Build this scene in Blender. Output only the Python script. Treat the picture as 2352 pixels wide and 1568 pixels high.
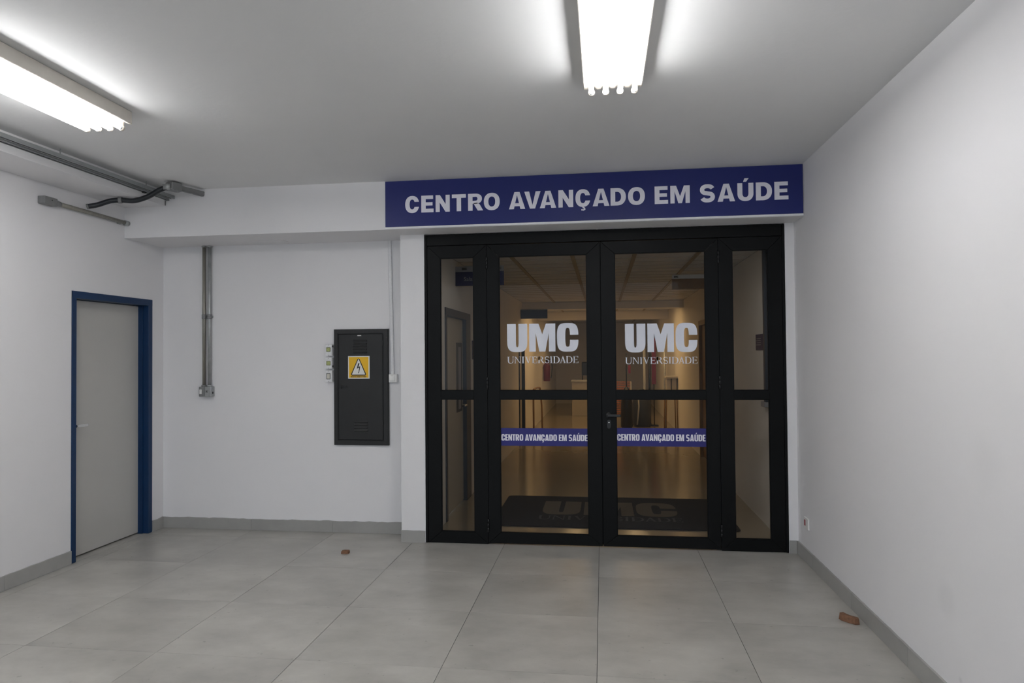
import bpy, bmesh, math, random
from mathutils import Vector, Matrix
from mathutils.geometry import tessellate_polygon

random.seed(7)
for o in list(bpy.data.objects):
    bpy.data.objects.remove(o, do_unlink=True)
SC = bpy.context.scene
COL = SC.collection

# ------------------------------------------------------------------ camera
cam = bpy.data.cameras.new('camera')
cam.sensor_fit = 'HORIZONTAL'
cam.sensor_width = 36.0
cam.lens = 36.0 * 1569.83 / 2352.0
cam.clip_start = 0.05
cam.clip_end = 200
camo = bpy.data.objects.new('camera', cam)
COL.objects.link(camo)
YAW, PITCH, ROLL = 0.1318, 0.0182, -0.0081
camo.matrix_world = (Matrix.Translation((-1.5585, -5.78, 1.62)) @ Matrix.Rotation(YAW, 4, 'Z')
                     @ Matrix.Rotation(math.pi / 2 + PITCH, 4, 'X') @ Matrix.Rotation(ROLL, 4, 'Z'))
SC.camera = camo

# ------------------------------------------------------------------ world, exposure
wd = bpy.data.worlds.new('overcast_sky')
SC.world = wd
wd.use_nodes = True
bgn = wd.node_tree.nodes['Background']
bgn.inputs['Color'].default_value = (0.80, 0.90, 1.0, 1)
bgn.inputs['Strength'].default_value = 0.8
SC.view_settings.view_transform = 'Standard'
SC.view_settings.look = 'None'
SC.view_settings.gamma = 1.0
SC.view_settings.use_curve_mapping = False
SC.view_settings.exposure = 1.06
TUBE_STRENGTH = 16.5
WARM_STRENGTH = 6.5
NEAR_STRENGTH = 1.6

# ------------------------------------------------------------------ materials
def new_mat(name):
    m = bpy.data.materials.new(name)
    m.use_nodes = True
    nt = m.node_tree
    b = nt.nodes['Principled BSDF']
    return m, nt, b

def N(nt, kind, **kw):
    n = nt.nodes.new(kind)
    for k, v in kw.items():
        setattr(n, k, v)
    return n

def mat(name, col, rough=0.5, metal=0.0, noise=0.0, scale=8.0, bump=0.0, bscale=60.0, spec=0.5, rnd=0.0, stretch=None, emit=None, es=0.0):
    m, nt, b = new_mat(name)
    b.inputs['Base Color'].default_value = (*col, 1)
    b.inputs['Roughness'].default_value = rough
    b.inputs['Metallic'].default_value = metal
    b.inputs['Specular IOR Level'].default_value = spec
    if emit:
        b.inputs['Emission Color'].default_value = (*emit, 1)
        b.inputs['Emission Strength'].default_value = es
    tc = N(nt, 'ShaderNodeNewGeometry')
    vec = tc.outputs['Position']
    if stretch:
        mp = N(nt, 'ShaderNodeMapping')
        mp.inputs['Scale'].default_value = stretch
        nt.links.new(vec, mp.inputs['Vector'])
        vec = mp.outputs['Vector']
    last = None
    if noise > 0:
        nz = N(nt, 'ShaderNodeTexNoise')
        nz.inputs['Scale'].default_value = scale
        nz.inputs['Detail'].default_value = 6
        nz.inputs['Roughness'].default_value = 0.6
        nt.links.new(vec, nz.inputs['Vector'])
        rp = N(nt, 'ShaderNodeMapRange')
        rp.inputs[1].default_value = 0.25
        rp.inputs[2].default_value = 0.75
        rp.inputs[3].default_value = 1.0 - noise
        rp.inputs[4].default_value = 1.0 + noise
        nt.links.new(nz.outputs['Fac'], rp.inputs[0])
        last = rp.outputs[0]
    if rnd > 0:
        oi = N(nt, 'ShaderNodeObjectInfo')
        r2 = N(nt, 'ShaderNodeMapRange')
        r2.inputs[3].default_value = 1.0 - rnd
        r2.inputs[4].default_value = 1.0 + rnd
        nt.links.new(oi.outputs['Random'], r2.inputs[0])
        if last:
            mm = N(nt, 'ShaderNodeMath', operation='MULTIPLY')
            nt.links.new(last, mm.inputs[0])
            nt.links.new(r2.outputs[0], mm.inputs[1])
            last = mm.outputs[0]
        else:
            last = r2.outputs[0]
    if last:
        vm = N(nt, 'ShaderNodeVectorMath', operation='SCALE')
        vm.inputs[0].default_value = col
        nt.links.new(last, vm.inputs['Scale'])
        nt.links.new(vm.outputs[0], b.inputs['Base Color'])
    if bump > 0:
        n2 = N(nt, 'ShaderNodeTexNoise')
        n2.inputs['Scale'].default_value = bscale
        n2.inputs['Detail'].default_value = 3
        nt.links.new(tc.outputs['Position'], n2.inputs['Vector'])
        bp = N(nt, 'ShaderNodeBump')
        bp.inputs['Strength'].default_value = bump
        bp.inputs['Distance'].default_value = 0.004
        nt.links.new(n2.outputs['Fac'], bp.inputs['Height'])
        nt.links.new(bp.outputs[0], b.inputs['Normal'])
    return m

def wall_mat():
    """White paint; a few worn smudges with their own shape on the right wall."""
    m = mat('white_wall_paint', (0.80, 0.79, 0.80), 0.55, noise=0.012, scale=1.3, bump=0.12, bscale=45, spec=0.35)
    nt = m.node_tree
    b = nt.nodes['Principled BSDF']
    src = b.inputs['Base Color'].links[0].from_socket
    geo = N(nt, 'ShaderNodeNewGeometry')
    for (p, r0, r1, k) in (((-0.015, -2.404, 0.485), 0.04, 0.10, 0.955), ((-0.015, -2.75, 1.16), 0.05, 0.16, 0.965), ((-0.015, -2.52, 0.17), 0.006, 0.02, 0.88)):
        d = N(nt, 'ShaderNodeVectorMath', operation='DISTANCE')
        nt.links.new(geo.outputs['Position'], d.inputs[0])
        d.inputs[1].default_value = p
        mr = N(nt, 'ShaderNodeMapRange')
        mr.inputs[1].default_value = r0
        mr.inputs[2].default_value = r1
        mr.inputs[3].default_value = k
        mr.inputs[4].default_value = 1.0
        nt.links.new(d.outputs['Value'], mr.inputs[0])
        vm = N(nt, 'ShaderNodeVectorMath', operation='SCALE')
        nt.links.new(src, vm.inputs[0])
        nt.links.new(mr.outputs[0], vm.inputs['Scale'])
        src = vm.outputs[0]
    nt.links.new(src, b.inputs['Base Color'])
    return m

def tile_mat():
    """Grey cement-look porcelain: cloudy patches, faint streaks, a few specks."""
    m, nt, b = new_mat('grey_porcelain_tile')
    geo = N(nt, 'ShaderNodeNewGeometry')
    oi = N(nt, 'ShaderNodeObjectInfo')
    cmb = N(nt, 'ShaderNodeCombineXYZ')
    ml = N(nt, 'ShaderNodeMath', operation='MULTIPLY')
    ml.inputs[1].default_value = 40.0
    nt.links.new(oi.outputs['Random'], ml.inputs[0])
    nt.links.new(ml.outputs[0], cmb.inputs[2])
    add = N(nt, 'ShaderNodeVectorMath', operation='ADD')
    nt.links.new(geo.outputs['Position'], add.inputs[0])
    nt.links.new(cmb.outputs[0], add.inputs[1])
    mp = N(nt, 'ShaderNodeMapping')
    mp.inputs['Scale'].default_value = (1.0, 1.5, 1.0)
    nt.links.new(add.outputs[0], mp.inputs['Vector'])
    n1 = N(nt, 'ShaderNodeTexNoise')
    n1.inputs['Scale'].default_value = 2.4
    n1.inputs['Detail'].default_value = 7
    n1.inputs['Roughness'].default_value = 0.62
    nt.links.new(mp.outputs[0], n1.inputs['Vector'])
    cr = N(nt, 'ShaderNodeValToRGB')
    e = cr.color_ramp.elements
    e[0].position, e[0].color = 0.3, (0.35, 0.34, 0.315, 1)
    e[1].position, e[1].color = 0.72, (0.505, 0.49, 0.455, 1)
    nt.links.new(n1.outputs['Fac'], cr.inputs[0])
    # dirt specks
    n2 = N(nt, 'ShaderNodeTexNoise')
    n2.inputs['Scale'].default_value = 26.0
    n2.inputs['Detail'].default_value = 2
    nt.links.new(add.outputs[0], n2.inputs['Vector'])
    mr = N(nt, 'ShaderNodeMapRange')
    mr.inputs[1].default_value = 0.70
    mr.inputs[2].default_value = 0.78
    mr.inputs[3].default_value = 1.0
    mr.inputs[4].default_value = 0.72
    nt.links.new(n2.outputs['Fac'], mr.inputs[0])
    r2 = N(nt, 'ShaderNodeMapRange')
    r2.inputs[3].default_value = 0.96
    r2.inputs[4].default_value = 1.04
    nt.links.new(oi.outputs['Random'], r2.inputs[0])
    mm = N(nt, 'ShaderNodeMath', operation='MULTIPLY')
    nt.links.new(mr.outputs[0], mm.inputs[0])
    nt.links.new(r2.outputs[0], mm.inputs[1])
    vm = N(nt, 'ShaderNodeVectorMath', operation='SCALE')
    nt.links.new(cr.outputs[0], vm.inputs[0])
    nt.links.new(mm.outputs[0], vm.inputs['Scale'])
    nt.links.new(vm.outputs[0], b.inputs['Base Color'])
    rr = N(nt, 'ShaderNodeMapRange')
    rr.inputs[3].default_value = 0.26
    rr.inputs[4].default_value = 0.42
    nt.links.new(n1.outputs['Fac'], rr.inputs[0])
    nt.links.new(rr.outputs[0], b.inputs['Roughness'])
    b.inputs['Specular IOR Level'].default_value = 0.4
    return m

def glass_mat(name, tint, refl=1.0):
    m = bpy.data.materials.new(name)
    m.use_nodes = True
    nt = m.node_tree
    nt.nodes.clear()
    out = N(nt, 'ShaderNodeOutputMaterial')
    tr = N(nt, 'ShaderNodeBsdfTransparent')
    tr.inputs['Color'].default_value = (*tint, 1)
    gl = N(nt, 'ShaderNodeBsdfGlossy')
    gl.inputs['Roughness'].default_value = 0.01
    gl.inputs['Color'].default_value = (1, 1, 1, 1)
    fr = N(nt, 'ShaderNodeFresnel')
    fr.inputs['IOR'].default_value = 1.45
    mu = N(nt, 'ShaderNodeMath', operation='MULTIPLY')
    mu.inputs[1].default_value = refl
    nt.links.new(fr.outputs[0], mu.inputs[0])
    mx = N(nt, 'ShaderNodeMixShader')
    nt.links.new(mu.outputs[0], mx.inputs[0])
    nt.links.new(tr.outputs[0], mx.inputs[1])
    nt.links.new(gl.outputs[0], mx.inputs[2])
    nt.links.new(mx.outputs[0], out.inputs['Surface'])
    return m

M = {}
M['wall'] = wall_mat()
M['ceil'] = mat('white_ceiling_paint', (0.80, 0.80, 0.80), 0.7, noise=0.015, scale=2.0, bump=0.22, bscale=30, spec=0.25)
M['tile'] = tile_mat()
M['base'] = mat('grey_baseboard_tile', (0.36, 0.355, 0.338), 0.4, noise=0.08, scale=5, rnd=0.05, bump=0.05)
M['grout'] = mat('dark_grout', (0.05, 0.05, 0.048), 0.8)
M['black'] = mat('black_aluminium', (0.0045, 0.0048, 0.005), 0.42, noise=0.12, scale=3, spec=0.14)
M['blackp'] = mat('black_plastic', (0.006, 0.006, 0.007), 0.4)
M['glass'] = glass_mat('clear_glass', (0.92, 0.92, 0.915), 0.15)
M['blue_sign'] = mat('blue_vinyl', (0.012, 0.020, 0.150), 0.4, noise=0.04, scale=2, spec=0.4)
M['blue_band'] = mat('blue_band_vinyl', (0.022, 0.021, 0.175), 0.45, spec=0.4)
M['letter'] = mat('silver_white_vinyl', (0.88, 0.86, 0.94), 0.5, noise=0.02, scale=20)
M['letter_hi'] = mat('white_vinyl', (0.80, 0.82, 0.90), 0.5)
M['white_strip'] = mat('white_strip_paint', (0.86, 0.86, 0.88), 0.5)
M['fixture'] = mat('cream_enamel', (0.66, 0.62, 0.56), 0.45, noise=0.06, scale=9)
M['tube'] = mat('lit_tube_glass', (0.9, 0.9, 0.9), 0.3, emit=(0.985, 0.99, 1.0), es=TUBE_STRENGTH)
M['tube_end'] = mat('tube_end_glass', (0.72, 0.78, 0.86), 0.25)
M['cap'] = mat('lampholder_plastic', (0.72, 0.66, 0.58), 0.5)
M['galv'] = mat('galvanised_steel', (0.42, 0.43, 0.43), 0.42, metal=0.55, noise=0.22, scale=14)
M['galv_d'] = mat('dull_steel_pipe', (0.30, 0.285, 0.25), 0.45, metal=0.5, noise=0.18, scale=10, stretch=(3, 3, .4))
M['cast'] = mat('grey_cast_box', (0.24, 0.24, 0.24), 0.5, metal=0.3, noise=0.1, scale=20)
M['channel'] = mat('channel_steel', (0.33, 0.345, 0.345), 0.5, metal=0.4, noise=0.1, scale=6)
M['hole'] = mat('dark_opening', (0.01, 0.01, 0.01), 0.7)
M['flex'] = mat('black_corrugated_hose', (0.018, 0.021, 0.026), 0.4)
M['blue_frame'] = mat('blue_gloss_paint', (0.004, 0.029, 0.092), 0.38, noise=0.1, scale=5, spec=0.35)
M['leaf'] = mat('grey_white_door_paint', (0.50, 0.49, 0.465), 0.45, noise=0.02, scale=2)
M['chrome'] = mat('chrome', (0.7, 0.7, 0.68), 0.18, metal=1.0)
M['panel'] = mat('charcoal_enamel', (0.027, 0.027, 0.0275), 0.45, noise=0.12, scale=6, spec=0.3)
M['yellow'] = mat('yellow_print', (0.85, 0.49, 0.008), 0.5)
M['sticker_w'] = mat('sticker_white', (0.84, 0.82, 0.78), 0.5)
M['ink'] = mat('black_print', (0.012, 0.008, 0.006), 0.5)
M['plastic'] = mat('white_plastic', (0.84, 0.83, 0.81), 0.4)
M['plastic_dirty'] = mat('spattered_white_plastic', (0.76, 0.76, 0.77), 0.5, noise=0.08, scale=60)
M['lime'] = mat('pale_lime_plastic', (0.46, 0.50, 0.20), 0.45)
M['olive'] = mat('olive_rim_plastic', (0.16, 0.17, 0.06), 0.5)
M['ivory'] = mat('ivory_plastic', (0.62, 0.60, 0.53), 0.4)
M['red'] = mat('red_plastic', (0.30, 0.008, 0.03), 0.4)
M['brick'] = mat('broken_terracotta', (0.21, 0.105, 0.06), 0.9, noise=0.3, scale=60, bump=0.6, bscale=180)
M['concrete'] = mat('outdoor_concrete', (0.32, 0.32, 0.31), 0.9, noise=0.1)
# corridor
M['cwall'] = mat('corridor_cream_paint', (0.74, 0.70, 0.64), 0.6, noise=0.03, scale=2)
M['cfloor'] = mat('corridor_polished_floor', (0.31, 0.265, 0.20), 0.16, noise=0.06, scale=1.5, spec=0.6)
M['slat'] = mat('corridor_pvc_slat', (0.70, 0.69, 0.67), 0.5)
M['tbar'] = mat('corridor_ceiling_bar', (0.36, 0.29, 0.20), 0.5)
M['xbar'] = mat('corridor_cross_bar', (0.57, 0.54, 0.49), 0.5)
M['neutral'] = mat('added_neutral_diffuser', (0.9, 0.9, 0.9), 0.5, emit=(1.0, 0.93, 0.84), es=NEAR_STRENGTH)  # emission of the unseen lamp added inside the doors
M['mat'] = mat('charcoal_mat', (0.030, 0.031, 0.037), 0.95, bump=0.5, bscale=900)
M['mat_t'] = mat('mat_tan_letters', (0.15, 0.125, 0.095), 0.95)
M['mat_g'] = mat('mat_grey_letters', (0.10, 0.10, 0.10), 0.95)
M['cblue'] = mat('corridor_sign_blue', (0.02, 0.022, 0.085), 0.5)
M['cgrey'] = mat('corridor_sign_grey', (0.30, 0.30, 0.32), 0.5)
M['cframe'] = mat('corridor_door_frame_paint', (0.055, 0.065, 0.085), 0.5)
M['cleaf'] = mat('corridor_door_leaf', (0.46, 0.42, 0.35), 0.5)
M['warm'] = mat('added_warm_diffuser', (0.9, 0.8, 0.6), 0.5, emit=(1.0, 0.66, 0.31), es=WARM_STRENGTH)  # emission of the unseen lamps added down the corridor
M['ext'] = mat('extinguisher_red', (0.16, 0.008, 0.014), 0.3)
M['oran'] = mat('orange_mesh', (0.55, 0.14, 0.05), 0.6)
M['bluep'] = mat('pale_blue_plastic', (0.25, 0.32, 0.42), 0.5)
M['wood'] = mat('brown_wood', (0.22, 0.12, 0.05), 0.5, noise=0.15, scale=6)
M['steelw'] = mat('white_steel', (0.5, 0.5, 0.48), 0.5)

# ------------------------------------------------------------------ mesh helpers
def BM():
    return bmesh.new()

def box(bm, x0, x1, y0, y1, z0, z1, bev=0.0, seg=1):
    t = bmesh.new()
    vs = [t.verts.new(p) for p in ((x0, y0, z0), (x1, y0, z0), (x1, y1, z0), (x0, y1, z0), (x0, y0, z1), (x1, y0, z1), (x1, y1, z1), (x0, y1, z1))]
    for f in ((0, 3, 2, 1), (4, 5, 6, 7), (0, 1, 5, 4), (1, 2, 6, 5), (2, 3, 7, 6), (3, 0, 4, 7)):
        t.faces.new([vs[i] for i in f])
    if bev > 0:
        bmesh.ops.bevel(t, geom=list(t.edges), offset=bev, segments=seg, affect='EDGES', profile=0.5)
    merge(bm, t)

def merge(bm, t):
    me = bpy.data.meshes.new('tmp')
    t.to_mesh(me)
    t.free()
    bm.from_mesh(me)
    bpy.data.meshes.remove(me)

def tess(bm, loops, fn, d0, d1):
    """Extrude a polygon with holes (2-D loops); fn(u, v, d) maps to 3-D. Front at d0, back at d1."""
    flat = [p for lp in loops for p in lp]
    tris = tessellate_polygon([[Vector((p[0], p[1], 0)) for p in lp] for lp in loops])
    fr = [bm.verts.new(fn(p[0], p[1], d0)) for p in flat]
    bk = [bm.verts.new(fn(p[0], p[1], d1)) for p in flat]
    for t in tris:
        if len(set(t)) == 3:
            try:
                bm.faces.new([fr[i] for i in t])
                bm.faces.new([bk[i] for i in reversed(t)])
            except ValueError:
                pass
    k = 0
    for lp in loops:
        n = len(lp)
        for i in range(n):
            j = (i + 1) % n
            try:
                bm.faces.new((fr[k + i], fr[k + j], bk[k + j], bk[k + i]))
            except ValueError:
                pass
        k += n

def XZ(x, z, y):
    return lambda u, v, d: (x + u, y + d, z + v)

def tube(bm, pts, r, n=12, caps=True, radii=None, closed_smooth=False):
    pts = [Vector(p) for p in pts]
    rings = []
    up = Vector((0, 0, 1))
    prev = None
    for i, p in enumerate(pts):
        a = pts[max(i - 1, 0)]
        b = pts[min(i + 1, len(pts) - 1)]
        t = (b - a).normalized()
        if prev is None:
            s = t.cross(up)
            if s.length < 1e-3:
                s = t.cross(Vector((1, 0, 0)))
            s.normalize()
        else:
            s = (prev - t * prev.dot(t)).normalized()
        prev = s
        w = t.cross(s)
        rr = radii[i] if radii else r
        rings.append([bm.verts.new(p + (s * math.cos(2 * math.pi * k / n) + w * math.sin(2 * math.pi * k / n)) * rr) for k in range(n)])
    for a, b in zip(rings, rings[1:]):
        for k in range(n):
            f = bm.faces.new((a[k], a[(k + 1) % n], b[(k + 1) % n], b[k]))
            f.smooth = True
    if caps:
        bm.faces.new(list(reversed(rings[0])))
        bm.faces.new(rings[-1])

def lathe(bm, c, axis, prof, n=20):
    """prof: list of (distance along axis, radius)."""
    ax = Vector(axis).normalized()
    pts = [Vector(c) + ax * d for d, r in prof]
    s = ax.cross(Vector((0, 0, 1)))
    if s.length < 1e-3:
        s = ax.cross(Vector((1, 0, 0)))
    s.normalize()
    w = ax.cross(s)
    rings = [[bm.verts.new(p + (s * math.cos(2 * math.pi * k / n) + w * math.sin(2 * math.pi * k / n)) * max(r, 1e-4)) for k in range(n)] for p, (d, r) in zip(pts, prof)]
    for a, b in zip(rings, rings[1:]):
        for k in range(n):
            f = bm.faces.new((a[k], a[(k + 1) % n], b[(k + 1) % n], b[k]))
            f.smooth = True
    bm.faces.new(list(reversed(rings[0])))
    bm.faces.new(rings[-1])

def wloc(o):
    v = Vector(o.location)
    while o.parent:
        o = o.parent
        v += o.location
    return v

def obj(name, bm, m, parent=None, loc=None, label=None):
    """Link a bmesh given in world coordinates as ONE mesh object; origin at loc (or the parent's)."""
    base = wloc(parent) if parent else Vector((0, 0, 0))
    org = Vector(loc) if loc is not None else base
    bmesh.ops.recalc_face_normals(bm, faces=bm.faces)
    bmesh.ops.translate(bm, verts=bm.verts, vec=-org)
    me = bpy.data.meshes.new(name)
    bm.to_mesh(me)
    bm.free()
    me.materials.append(M[m])
    o = bpy.data.objects.new(name, me)
    COL.objects.link(o)
    if parent:
        o.parent = parent
    o.location = org - base
    if label:
        o['label'] = label
    return o

def tag(o, label, cat=None, group=None, kind=None):
    if label:
        o['label'] = label
    if cat:
        o['category'] = cat
    if group:
        o['group'] = group
    if kind:
        o['kind'] = kind
    return o

def thing(name, loc, label, cat, group=None, kind=None):
    o = bpy.data.objects.new(name, None)
    o.empty_display_size = 0.1
    COL.objects.link(o)
    o.location = loc
    return tag(o, label, cat, group, kind)

def struct(name, bm, m, label, cat):
    return tag(obj(name, bm, m), label, cat, kind='structure')

def share(src, name, parent, loc):
    o = bpy.data.objects.new(name, src.data)
    COL.objects.link(o)
    o.parent = parent
    o.location = Vector(loc) - wloc(parent)
    return o

def bx(name, m, parent, x0, x1, y0, y1, z0, z1, bev=0.0, label=None, seg=1):
    b = BM()
    box(b, x0, x1, y0, y1, z0, z1, bev, seg)
    return obj(name, b, m, parent, label=label)

# ------------------------------------------------------------------ lettering
def sup(cx, cy, rx, ry, n, t0, t1, k=24):
    out = []
    for i in range(k + 1):
        t = t0 + (t1 - t0) * i / k
        c, s = math.cos(t), math.sin(t)
        out.append((cx + rx * math.copysign(abs(c) ** (2 / n), c), cy + ry * math.copysign(abs(s) ** (2 / n), s)))
    return out

def rect(x0, y0, x1, y1):
    return [(x0, y0), (x1, y0), (x1, y1), (x0, y1)]

def stroke(pts, ws):
    L, R_ = [], []
    for i, p in enumerate(pts):
        a = pts[max(0, i - 1)]
        b = pts[min(len(pts) - 1, i + 1)]
        dx, dy = b[0] - a[0], b[1] - a[1]
        l = math.hypot(dx, dy) or 1
        w = ws[i] / 2
        L.append((p[0] - dy / l * w, p[1] + dx / l * w))
        R_.append((p[0] + dy / l * w, p[1] - dx / l * w))
    return L + R_[::-1]

PI = math.pi

def glyph_sans(ch, w, st, hb, n, cut):
    """Heavy sans capital of height 1 and ink width w. Returns list of shapes (each [outer, hole, ...])."""
    if ch in 'CÇ':
        co, ci = cut, cut * 0.8
        ro, ri = (w / 2, 0.51), (w / 2 - st, 0.51 - hb)
        t0 = math.asin(min(1, (co / ro[1]) ** (n / 2)))
        t1 = math.asin(min(1, (co / ri[1]) ** (n / 2)))
        o = sup(w / 2, .5, ro[0], ro[1], n, t0, 2 * PI - t0, 44)
        i = sup(w / 2, .5, ri[0], ri[1], n, 2 * PI - t1, t1, 36)
        sh = [[o + i]]
        if ch == 'Ç':
            c = w / 2
            sh.append([stroke([(c + .0, .0), (c + .02, -.06), (c + .10, -.085), (c + .11, -.15), (c + .03, -.19), (c - .10, -.175)], [.09, .08, .08, .09, .08, .07])])
        return sh
    if ch in 'OQ':
        sh = [[sup(w / 2, .5, w / 2, .51, n, 0, 2 * PI - .13, 47), sup(w / 2, .5, w / 2 - st, .51 - hb, n, 0, 2 * PI - .13, 47)]]
        if ch == 'Q':
            sh.append([[(w * .5, .25), (w * .7, .25), (w, -.06), (w * .75, -.08)]])
        return sh
    if ch in 'EÉ':
        sh = [[[(0, 0), (w, 0), (w, hb), (st, hb), (st, .5 - hb * .46), (w * .92, .5 - hb * .46), (w * .92, .5 + hb * .46), (st, .5 + hb * .46), (st, 1 - hb), (w * .97, 1 - hb), (w * .97, 1), (0, 1)]]]
        if ch == 'É':
            sh.append([[(w * .35, 1.05), (w * .6, 1.05), (w * .85, 1.22), (w * .5, 1.22)]])
        return sh
    if ch == 'L':
        return [[[(0, 0), (w, 0), (w, hb), (st, hb), (st, 1), (0, 1)]]]
    if ch == 'I':
        return [[rect(0, 0, w, 1)]]
    if ch == 'H':
        return [[[(0, 0), (st, 0), (st, .4), (w - st, .4), (w - st, 0), (w, 0), (w, 1), (w - st, 1), (w - st, .62), (st, .62), (st, 1), (0, 1)]]]
    if ch == 'T':
        c = w / 2
        return [[[(c - st / 2, 0), (c + st / 2, 0), (c + st / 2, 1 - hb), (w, 1 - hb), (w, 1), (0, 1), (0, 1 - hb), (c - st / 2, 1 - hb)]]]
    if ch == 'N':
        return [[[(0, 0), (st * .92, 0), (st * .92, .56), (w - st * .96, 0), (w, 0), (w, 1), (w - st * .92, 1), (w - st * .92, .45), (st * .98, 1), (0, 1)]]]
    if ch == 'M':
        s = st * .88
        return [[[(0, 0), (s, 0), (s, .68), (w / 2 - s * .42, 0), (w / 2 + s * .42, 0), (w - s, .68), (w - s, 0), (w, 0), (w, 1), (w - s * 1.35, 1), (w / 2, .40), (s * 1.35, 1), (0, 1)]]]
    if ch == 'A':
        h = hb * .8
        a, b = w / 2 - st * .56, w / 2 + st * .56
        f = lambda x0, x1, y: x0 + (x1 - x0) * y
        s = st * 1.07
        li = lambda y: f(s, w / 2 + 0.0, y / .86)
        ri = lambda y: f(w - s, w / 2 - 0.0, y / .86)
        y0, y1 = .17, .17 + h
        out = [(0, 0), (s, 0), (li(y0) , y0), (ri(y0), y0), (w - s, 0), (w, 0), (b, 1), (a, 1)]
        hole = [(li(y1), y1), (ri(y1), y1), (w / 2 + .004, .80), (w / 2 - .004, .80)]
        return [[out, hole]]
    if ch == 'V':
        s = st * 1.07
        a, b = w / 2 - st * .56, w / 2 + st * .56
        return [[[(a, 0), (b, 0), (w, 1), (w - s, 1), (w / 2, .20), (s, 1), (0, 1)]]]
    if ch in 'UÚ':
        o = [(0, 1)] + sup(w / 2, .42, w / 2, .43, n, PI, 2 * PI, 24) + [(w, 1), (w - st, 1)] + sup(w / 2, .42, w / 2 - st, .43 - hb, n, 2 * PI, PI, 20) + [(st, 1)]
        sh = [[o]]
        if ch == 'Ú':
            sh.append([[(w * .36, 1.07), (w * .55, 1.07), (w * .72, 1.27), (w * .45, 1.27)]])
        return sh
    if ch == 'D':
        q = w * .42
        o = [(0, 0)] + sup(q, .5, w - q, .5, n, -PI / 2, PI / 2, 24) + [(0, 1)]
        i = [(st, hb)] + sup(q, .5, w - q - st, .5 - hb, n, -PI / 2, PI / 2, 20) + [(st, 1 - hb)]
        return [[o, i]]
    if ch == 'R':
        q = w * .5
        o = [(0, 0), (st, 0), (st, .40), (w * .40, .40)] + sup(q, .70, w * .95 - q, .30, n, -PI / 2, PI / 2, 20) + [(0, 1)]
        i = [(st, .40 + hb * .8)] + sup(q, .70, w * .95 - q - st, .30 - hb * .85, n, -PI / 2, PI / 2, 14) + [(st, 1 - hb * .9)]
        leg = [(w * .36, .44), (w - st * 1.10, 0), (w * 1.03, 0), (w * .78, .38), (w * .60, .46)]
        return [[o, i], [leg]]
    if ch == 'S':
        k = 15
        m = (st + hb) / 2
        rx, ry = w / 2 - st * .5, (1.02 - hb) / 4
        p = []
        for i in range(k + 1):
            t = math.radians(18) + math.radians(235 - 18) * i / k
            p.append((w / 2 + rx * math.copysign(abs(math.cos(t)) ** (2 / n), math.cos(t)), .5 + ry + ry * math.copysign(abs(math.sin(t)) ** (2 / n), math.sin(t))))
        p2 = [(w - x, 1 - y) for x, y in p[::-1]]
        pts = p + p2
        nn = len(pts)
        ws = []
        for i, q in enumerate(pts):
            u = i / (nn - 1)
            e = abs(q[0] - w / 2) / (w / 2)
            ws.append((hb * (1 - e * .8) + st * e * .8) * (1.0 if 0.05 < u < .95 else .97))
        return [[stroke(pts, ws)]]
    return []

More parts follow.
